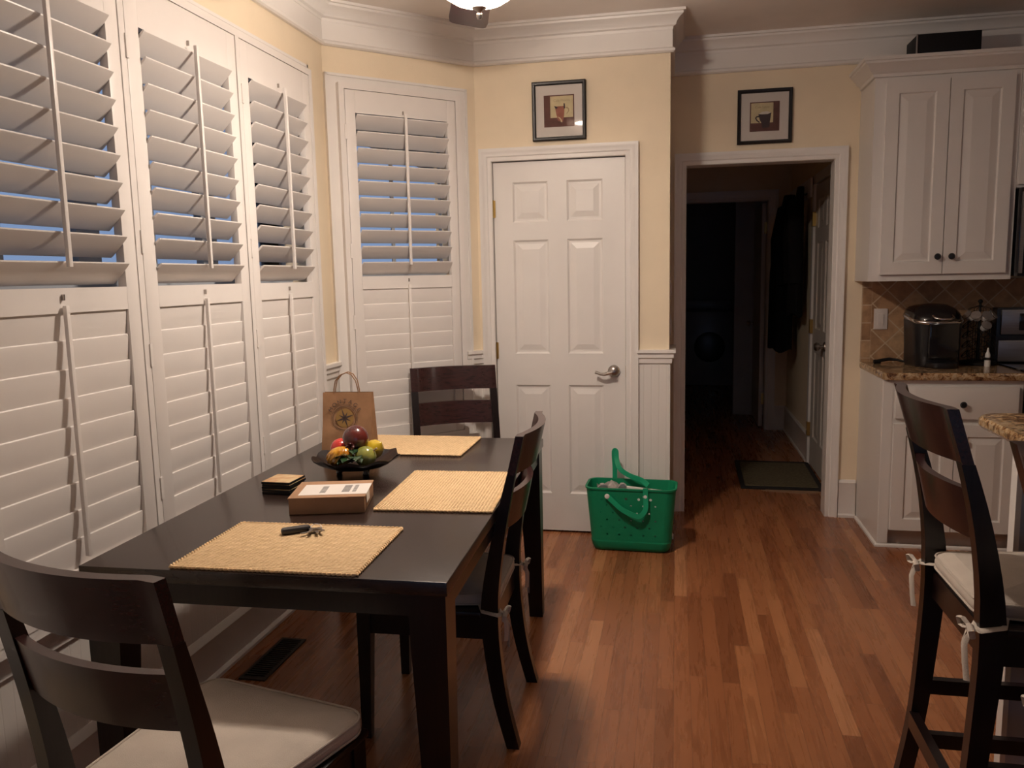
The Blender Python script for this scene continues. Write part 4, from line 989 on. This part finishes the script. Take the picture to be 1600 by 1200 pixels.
def put_fruit(name, lab, build, m, loc, extra=None):
    th = thing(name, lab, 'decorative fruit', (-1.100 + loc[0], 2.630 + loc[1], TH + loc[2]), 0, 'decorative fruit in the black bowl')
    k = MB(); build(k); k.done('body', m, th, ang=80)
    if extra: extra(th)
    return th
def pome_extra(th):
    k = MB(); 
    for i in range(6):
        a = 2 * math.pi * i / 6; k.tube([(.008 * math.cos(a), .0 - .045, .008 * math.sin(a) - .018), (.016 * math.cos(a), -.056, .016 * math.sin(a) - .022)], [.006, .002], 6)
    k.done('calyx', POME, th)
put_fruit('decorative_pomegranate', 'dark red glossy pomegranate on top of the fruit pile', lambda k: k.ell((0, 0, 0), (.046, .044, .046), 28, 18), POME, (.002, -.005, .126), pome_extra)
put_fruit('decorative_apple', 'bright red glossy fruit at the left of the bowl', lambda k: k.ell((0, 0, 0), (.036, .036, .040), 24, 14), REDF, (-.070, .026, .078))
def gourd(k):
    n, m = 44, 22; rings = []
    for j in range(m + 1):
        a = -math.pi / 2 + math.pi * j / m; rr = max(math.cos(a), 1e-3)
        rings.append([((.046 * rr * (1 + .13 * math.sin(11 * 2 * math.pi * i / n + j * .9) * math.sin(j * 2.2))) * math.cos(2 * math.pi * i / n), (.036 * rr * (1 + .13 * math.sin(11 * 2 * math.pi * i / n + j * .9) * math.sin(j * 2.2))) * math.sin(2 * math.pi * i / n), .034 * math.sin(a)) for i in range(n)])
    k.loft(rings)
g_ = put_fruit('decorative_gourd', 'bumpy orange-yellow gourd at the front left of the bowl', gourd, CORN, (-.036, -.058, .072)); g_.rotation_euler = (0, R(-12), R(15))
def pear_extra(th):
    k = MB(); k.tube([(.03, 0, .022), (.044, -.004, .032)], [.004, .003], 8); k.done('stem', ARTT, th)
put_fruit('decorative_pear', 'olive green glossy fruit at the front right of the bowl', lambda k: k.ell((0, 0, 0), (.038, .034, .037), 24, 14), PEAR, (.052, -.045, .070), pear_extra)
put_fruit('decorative_lemon', 'yellow glossy fruit at the right rear of the bowl', lambda k: k.loft([[(r_ * math.cos(2 * math.pi * i / 20), r_ * math.sin(2 * math.pi * i / 20), z) for i in range(20)] for r_, z in ((.003, -.044), (.02, -.034), (.033, -.012), (.034, .008), (.024, .028), (.006, .040), (.002, .044))]), LEMON, (.054, .028, .080)).rotation_euler = (R(10), R(50), 0)
lf = thing('decorative_leaves', 'dark green glazed leaves between the gourd and the green fruit', 'decorative leaves', (-1.100, 2.630 - .07, TH + .058))
for i, (a, x, y, z, ln) in enumerate(((-160, .012, -.012, .020, .050), (-110, .02, -.018, .012, .046), (-60, .026, -.014, .016, .040), (95, .018, -.004, .030, .045), (-130, .018, -.012, .004, .055), (-20, .02, -.014, .006, .04))):
    k = MB(); ca, sa = math.cos(R(a)), math.sin(R(a)); rows = []
    for q in range(7):
        f = q / 6; wd = .026 * math.sin(math.pi * min(1, f * .95 + .03)) ** .7; rows.append([(x + (ln * f) * ca - s_ * wd * sa, y + (ln * f) * sa + s_ * wd * ca, z + .012 * math.sin(math.pi * f) - .004 * (1 - abs(s_)) + dz) for s_, dz in ((-1, 0), (0, 0), (1, 0), (0, -.003))])
    k.loft(rows); k.done('leaf', LEAF, lf, ang=60)
# paper bag
bg_ = thing('paper_bag', 'brown kraft paper gift bag with twisted handles, behind the fruit bowl', 'bag', (-1.250, 2.935, TH), R(4))
mb = MB(); w2, dB, hB = .098, .100, .243
def br(f):  # closes toward a crease near the top
    d = dB * (1 - .80 * max(0, (f - .05) / .95)); return d
rings = []
for f in (0, .15, .3, .44, .46, .65, .85, 1.0):
    d = br(f) / 2; z = .0005 + hB * f; bulge = .007 * max(0, 1 - f / .44) + (.002 if f < .45 else 0)
    rings.append([(-w2, -d - bulge, z), (0, -d - bulge - .0015 * math.sin(5 * f), z), (w2, -d, z), (w2 - .012 * f, 0, z), (w2, d, z), (0, d, z), (-w2, d, z), (-w2 + .012 * f, 0, z)])
inner = [[(x * .985, y * .97, z) for x, y, z in r_] for r_ in reversed(rings[1:])]
mb.loft(rings + inner); mb.done('bag_body', KRAFT, bg_, ang=25)
for s_ in (-1, 1):
    d = br(1) / 2 * .9
    mb = MB(); mb.tube([(-.055, s_ * d, hB - .03), (-.054, s_ * d, hB + .01), (-.046, s_ * (d + .002), hB + .045), (-.026, s_ * (d + .003), hB + .068), (0, s_ * (d + .004), hB + .078), (.020, s_ * (d + .003), hB + .070), (.036, s_ * (d + .002), hB + .045), (.043, s_ * d, hB + .01), (.044, s_ * d, hB - .03)], .0022, 7); mb.done('handle', KRAFT, bg_)
# printed emblem: compass in a ring, lettering round it
def front(x, z, lift=.0007):
    f = (z) / hB; d = br(f) / 2; return (x, -d - .0028 - lift, z)
ex, ez = -.008, .146
def emb(pts, name, m, lift=.0004):
    k = MB(); A = [k.v(front(x, z, lift)) for x, z in pts]; B = [k.v(front(x, z, lift - .0004)) for x, z in pts]; n = len(A)
    for i in range(n): k.f([A[i], A[(i + 1) % n], B[(i + 1) % n], B[i]])
    k.f(A); k.f(list(reversed(B))); return k.done(name, m, em, smooth=False)
em = None
k = MB(); 
k.tube([front(ex + .046 * math.cos(q), ez + .046 * math.sin(q)) for q in [2 * math.pi * i / 40 for i in range(40)]], .0009, 5, closed=True)
k.tube([front(ex + .052 * math.cos(q), ez + .052 * math.sin(q)) for q in [2 * math.pi * i / 40 for i in range(40)]], .0005, 5, closed=True)
em = k.done('printed_emblem', INKB, bg_)
for i in range(8):
    a = R(20 + 45 * i); L_ = .042 if i % 2 == 0 else .026
    emb([(ex + L_ * math.cos(a), ez + L_ * math.sin(a)), (ex + .005 * math.cos(a + 1.2), ez + .005 * math.sin(a + 1.2)), (ex, ez), (ex + .005 * math.cos(a - 1.2), ez + .005 * math.sin(a - 1.2))], 'compass_point', INKB, .0010)
emb([(ex + .036 * math.cos(2 * math.pi * i / 32), ez + .036 * math.sin(2 * math.pi * i / 32)) for i in range(32)], 'gold_disc', INKG, .0004)
emb([(-.075, .086), (-.02, .082), (.03, .086), (.03, .089), (-.02, .0865), (-.075, .089)], 'gold_stroke', INKG, .0006)
for i, ch in enumerate('MONTAGE'):
    a = R(150 - i * 20); o = text_mesh(ch, .022, INKB, em, 'letter')
    p = front(ex + .058 * math.cos(a), ez + .058 * math.sin(a), .001); o.location = p
    o.rotation_euler = (Matrix.Rotation(R(-9), 4, 'X') @ Matrix.Rotation(-(a - R(90)), 4, 'Y') @ Matrix.Rotation(R(90), 4, 'X')).to_euler()

# ---------------------------------------------------------------- green tote on the floor
gt = thing('tote_bag', 'green perforated rubber tote bag standing on the floor by the white door', 'tote bag', (-0.222, 4.180, 0), R(-2))
def grr(w_, d_, r, z): return rrect(w_, d_, r, 6, z)
W0, W1, D0_, D1_, HT = .405, .462, .165, .215, .345
def wz(z): return W0 + (W1 - W0) * z / HT
def dz_(z): return D0_ + (D1_ - D0_) * z / HT
mb = MB(); t_ = .006
outer = [grr(W0 - .05, D0_ - .05, .03, 0.001), grr(W0 - .018, D0_ - .018, .045, .006), grr(W0, D0_, .05, .024)]
for z in (.052, .058): outer.append(grr(wz(z) + .004, dz_(z) + .004, .05, z))
outer.append(grr(wz(.062), dz_(.062), .05, .062))
for z in (.12, .2, .28, .334): outer.append(grr(wz(z), dz_(z), .05, z))
outer += [grr(wz(.336) + .010, dz_(.336) + .010, .052, .336), grr(wz(HT) + .010, dz_(HT) + .010, .052, HT)]
innr = [grr(wz(z) - 2 * t_, dz_(z) - 2 * t_, .045, z) for z in (HT, .28, .2, .12, .05)] + [grr(W0 - .06, D0_ - .06, .03, .02)]
mb.loft(outer + innr); body = mb.done('bag_body', GREEN, gt, ang=50)
cut = MB(); random.seed(5)
hz = [(-.02, .290), (.045, .290), (.105, .290), (-.145, .285)]
for r_, row in enumerate((.255, .215, .175, .135, .095)):
    for i in range(7):
        x = -.150 + i * .062 + (.031 if r_ % 2 == 0 else 0)
        if x < .16: hz.append((x, row))
for x, z in hz:
    rr = .0075 if z > .28 else .0050
    cut.loft([[(x + rr * math.cos(q), y, z + rr * math.sin(q)) for q in [2 * math.pi * i / 10 for i in range(10)]] for y in (-.13, -.06)])
co_ = cut.done('cutter', GREEN); co_.location = gt.location; co_.rotation_euler = gt.rotation_euler
md = body.modifiers.new('b', 'BOOLEAN'); md.object = co_; md.operation = 'DIFFERENCE'; md.solver = 'EXACT'
bpy.context.view_layer.update()
dg = bpy.context.evaluated_depsgraph_get(); nm = bpy.data.meshes.new_from_object(body.evaluated_get(dg)); body.modifiers.clear(); body.data = nm
nm.materials.clear(); nm.materials.append(GREEN)
nm.set_sharp_from_angle(angle=R(45))
wnm = body.modifiers.new('n', 'WEIGHTED_NORMAL'); wnm.keep_sharp = True; wnm.weight = 100
bpy.data.objects.remove(co_)
def strap(pts, nm_):
    k = MB(); pts = [Vector(p) for p in pts]; rings = []
    # Catmull-Rom through pts
    P = [pts[0]] + pts + [pts[-1]]; S_ = []
    for i in range(1, len(P) - 2):
        for q in range(6):
            t = q / 6; a, b, c, d = P[i - 1], P[i], P[i + 1], P[i + 2]
            S_.append(.5 * ((2 * b) + (-a + c) * t + (2 * a - 5 * b + 4 * c - d) * t * t + (-a + 3 * b - 3 * c + d) * t ** 3))
    S_.append(P[-2])
    for i, p in enumerate(S_):
        d = (S_[min(i + 1, len(S_) - 1)] - S_[max(i - 1, 0)]).normalized(); wv = Vector((0, 0, 1)).cross(d); 
        side = Vector((0, 1, 0)).cross(d).normalized(); nn = d.cross(side)
        hw_, ht_ = .0125, .003
        rings.append([p + side * hw_ * a + nn * ht_ * b for a, b in ((-1, -1), (1, -1), (1, 1), (-1, 1))])
    k.loft(rings); return k.done(nm_, GREENS, gt, ang=50)
yf = -dz_(.3) / 2 - .010
strap([(-.115, yf, .305), (-.085, yf - .006, .280), (-.035, yf - .014, .240), (.020, yf - .018, .216), (.052, yf - .018, .212), (.080, yf - .014, .245), (.082, yf - .006, .30), (.080, yf - .004, .355)], 'front_handle')
yb2 = -yf
strap([(-.100, yb2, .30), (-.100, yb2 + .002, .40), (-.104, yb2 + .002, .470), (-.102, yb2 + .002, .495), (-.092, yb2 - .002, .490), (-.088, yb2 - .01, .45), (-.070, yb2 - .03, .405), (-.02, yb2 - .05, .375), (.05, yb2 - .07, .355), (.085, yb2 - .10, .335)], 'rear_handle')
for x, z in ((-.115, .305), (.080, .31)):
    k = MB(); k.lathe([(.013, 0), (.0125, .003), (.007, .005), (0, .005)], n=18, X=lambda p: Vector((x + p.x, yf - .004 - p.z, z + p.y))); k.done('rivet', WHITEP, gt)
sc_ = thing('snack_wrapper', 'crumpled silver wrapper poking out of the green tote', 'wrapper', (-0.325, 4.16, .29), R(8))
mb = MB(); random.seed(9); rows = []
for j in range(7):
    rows.append([(-.075 + .15 * i / 10, -.045 + .09 * j / 6, .05 + .022 * math.sin(i * .9) * math.sin(j * .8 + 1) + random.uniform(-.005, .005)) for i in range(11)])
vs = [[mb.v(p) for p in r_] for r_ in rows]; vb = [[mb.v((p[0], p[1], p[2] - .03)) for p in r_] for r_ in rows]
for j in range(6):
    for i in range(10): mb.f([vs[j][i], vs[j][i + 1], vs[j + 1][i + 1], vs[j + 1][i]]); mb.f([vb[j][i], vb[j + 1][i], vb[j + 1][i + 1], vb[j][i + 1]])
for j in range(6): mb.f([vs[j][0], vs[j + 1][0], vb[j + 1][0], vb[j][0]]); mb.f([vs[j][10], vb[j][10], vb[j + 1][10], vs[j + 1][10]])
for i in range(10): mb.f([vs[0][i], vb[0][i], vb[0][i + 1], vs[0][i + 1]]); mb.f([vs[6][i], vs[6][i + 1], vb[6][i + 1], vb[6][i]])
mb.done('foil', SILV, sc_)
nb = thing('notebook', 'white book lying slanted inside the green tote', 'book', (-0.155, 4.20, .035), R(0))
mb = MB(); mb.box(-.14, .13, -.02, .012, 0, .275, .002, X=lambda p: Vector((p.x, p.y + p.z * .1, p.z - .1 * p.x))); mb.done('cover', PAPERW, nb)

# ---------------------------------------------------------------- floor register
vt = thing('floor_vent', 'dark metal floor register beside the left baseboard', 'vent', (-1.505, 2.70, 0))
mb = MB(); mb.box(-.052, -.040, -.17, .17, 0, .006); mb.box(.040, .052, -.17, .17, 0, .006); mb.box(-.04, .04, -.17, -.155, 0, .006); mb.box(-.04, .04, .155, .17, 0, .006); mb.done('frame', VENTM, vt, smooth=False)
mb = MB(); 
for i in range(20): mb.box(-.04, .04, -.152 + i * .0156, -.146 + i * .0156, .001, .005)
mb.done('grille', VENTM, vt, smooth=False)
mb = MB(); mb.box(-.04, .04, -.155, .155, 0.0003, .0008); mb.done('opening', BLACKM, vt, smooth=False)

# ---------------------------------------------------------------- hall: rug, coats, washer
rug = thing('door_mat', 'dark-edged olive brown door mat on the hall floor by the side door', 'rug', (0.705, 5.86, 0), R(-1))
mb = MB(); mb.loft([rrect(.53, .82, .01, 3, .0005), rrect(.53, .82, .01, 3, .009)]); mb.done('border', RUGB, rug)
mb = MB(); mb.loft([rrect(.47, .70, .01, 3, .0091), rrect(.465, .695, .01, 3, .0125)]); mb.done('pile', RUGC, rug)
pp = MB(); pp.loft([[(.55, 5.42, .0005), (.80, 5.375, .0005), (.93, 5.40, .0005), (.92, 5.46, .0005), (.62, 5.47, .0005)], [(.55, 5.42, .002), (.80, 5.375, .002), (.93, 5.40, .002), (.92, 5.46, .002), (.62, 5.47, .002)]])
tag(pp.done('paper_sheet', CARD, smooth=False), 'tan paper sheet slipped under the near edge of the door mat', 'paper')
hr_ = thing('coat_rack', 'painted hook board on the hall wall holding the coats', 'coat rack', (HX, 6.95, 2.03))
mb = MB(); mb.box(-.02, 0, -.55, .55, -.06, .08, .003); mb.done('board', TRIM, hr_)
for y in (-.40, 0.0, .35):
    mb = MB(); mb.tube([(-.02, y, -.02), (-.035, y, -.03), (-.045, y, -.025), (-.048, y, -.005)], .006, 8); mb.done('hook', BRONZE, hr_)
def coat(name, label, y, z1, z0, wt, wb, dep, m, seed, lean=0.0):
    random.seed(seed); k = MB(); rings = []; n = 28
    for j in range(13):
        f = j / 12; z = z1 + (z0 - z1) * f
        hw_ = wt + (wb - wt) * (f ** .6); dp = dep * (0.35 + .65 * math.sin(min(1, f * 1.6 + .12) * math.pi / 2))
        ring = []
        for i in range(n):
            a = 2 * math.pi * i / n; fold = 1 + .10 * math.sin(5 * a + 2.5 * f + seed) * f
            ring.append((-.022 - dp / 2 + .5 * dp * math.cos(a) * fold, hw_ * math.sin(a) * fold + lean * f, z + .02 * math.sin(3 * a + seed) * (f == 1)))
        rings.append(ring)
    k.loft(rings); th = thing(name, label, 'coat', (HX - .02, y, 0)); k.done('coat_body', m, th, ang=70)
    for s_ in (-1, 1):
        k = MB(); k.tube([(-.05 - dep * .3, s_ * wt * .8, z1 - .10), (-.05 - dep * .5, s_ * (wt + .07), z1 - .35), (-.04 - dep * .5, s_ * (wb * .9), z1 - .72)], [.05, .055, .048], 12, flat=.75); k.done('sleeve', m, th, ang=70)
coat('hanging_coat', 'charcoal coat hanging nearest the side door in the hall', 6.56, 2.06, 1.10, .06, .19, .10, COAT2, 2)
coat('hanging_coat', 'long black coat hanging beyond the charcoal one', 7.02, 2.04, 0.80, .06, .25, .18, COAT1, 4)
wm = thing('washing_machine', 'white washing machine in the dark laundry room', 'washing machine', (0.42, 10.80, 0))
mb = MB(); mb.box(-.30, .30, -.30, .28, 0.01, .95, .02); mb.done('body', WASHER, wm)
mb = MB(); mb.box(-.30, .30, .12, .28, .95, 1.08, .02); mb.done('control_panel', WASHER, wm)
mb = MB(); mb.lathe([(.19, 0), (.19, .02), (.15, .03), (0, .03)], n=28, X=lambda p: Vector((p.x, -.30 - p.z, .5 + p.y))); mb.done('door', BLACK, wm)
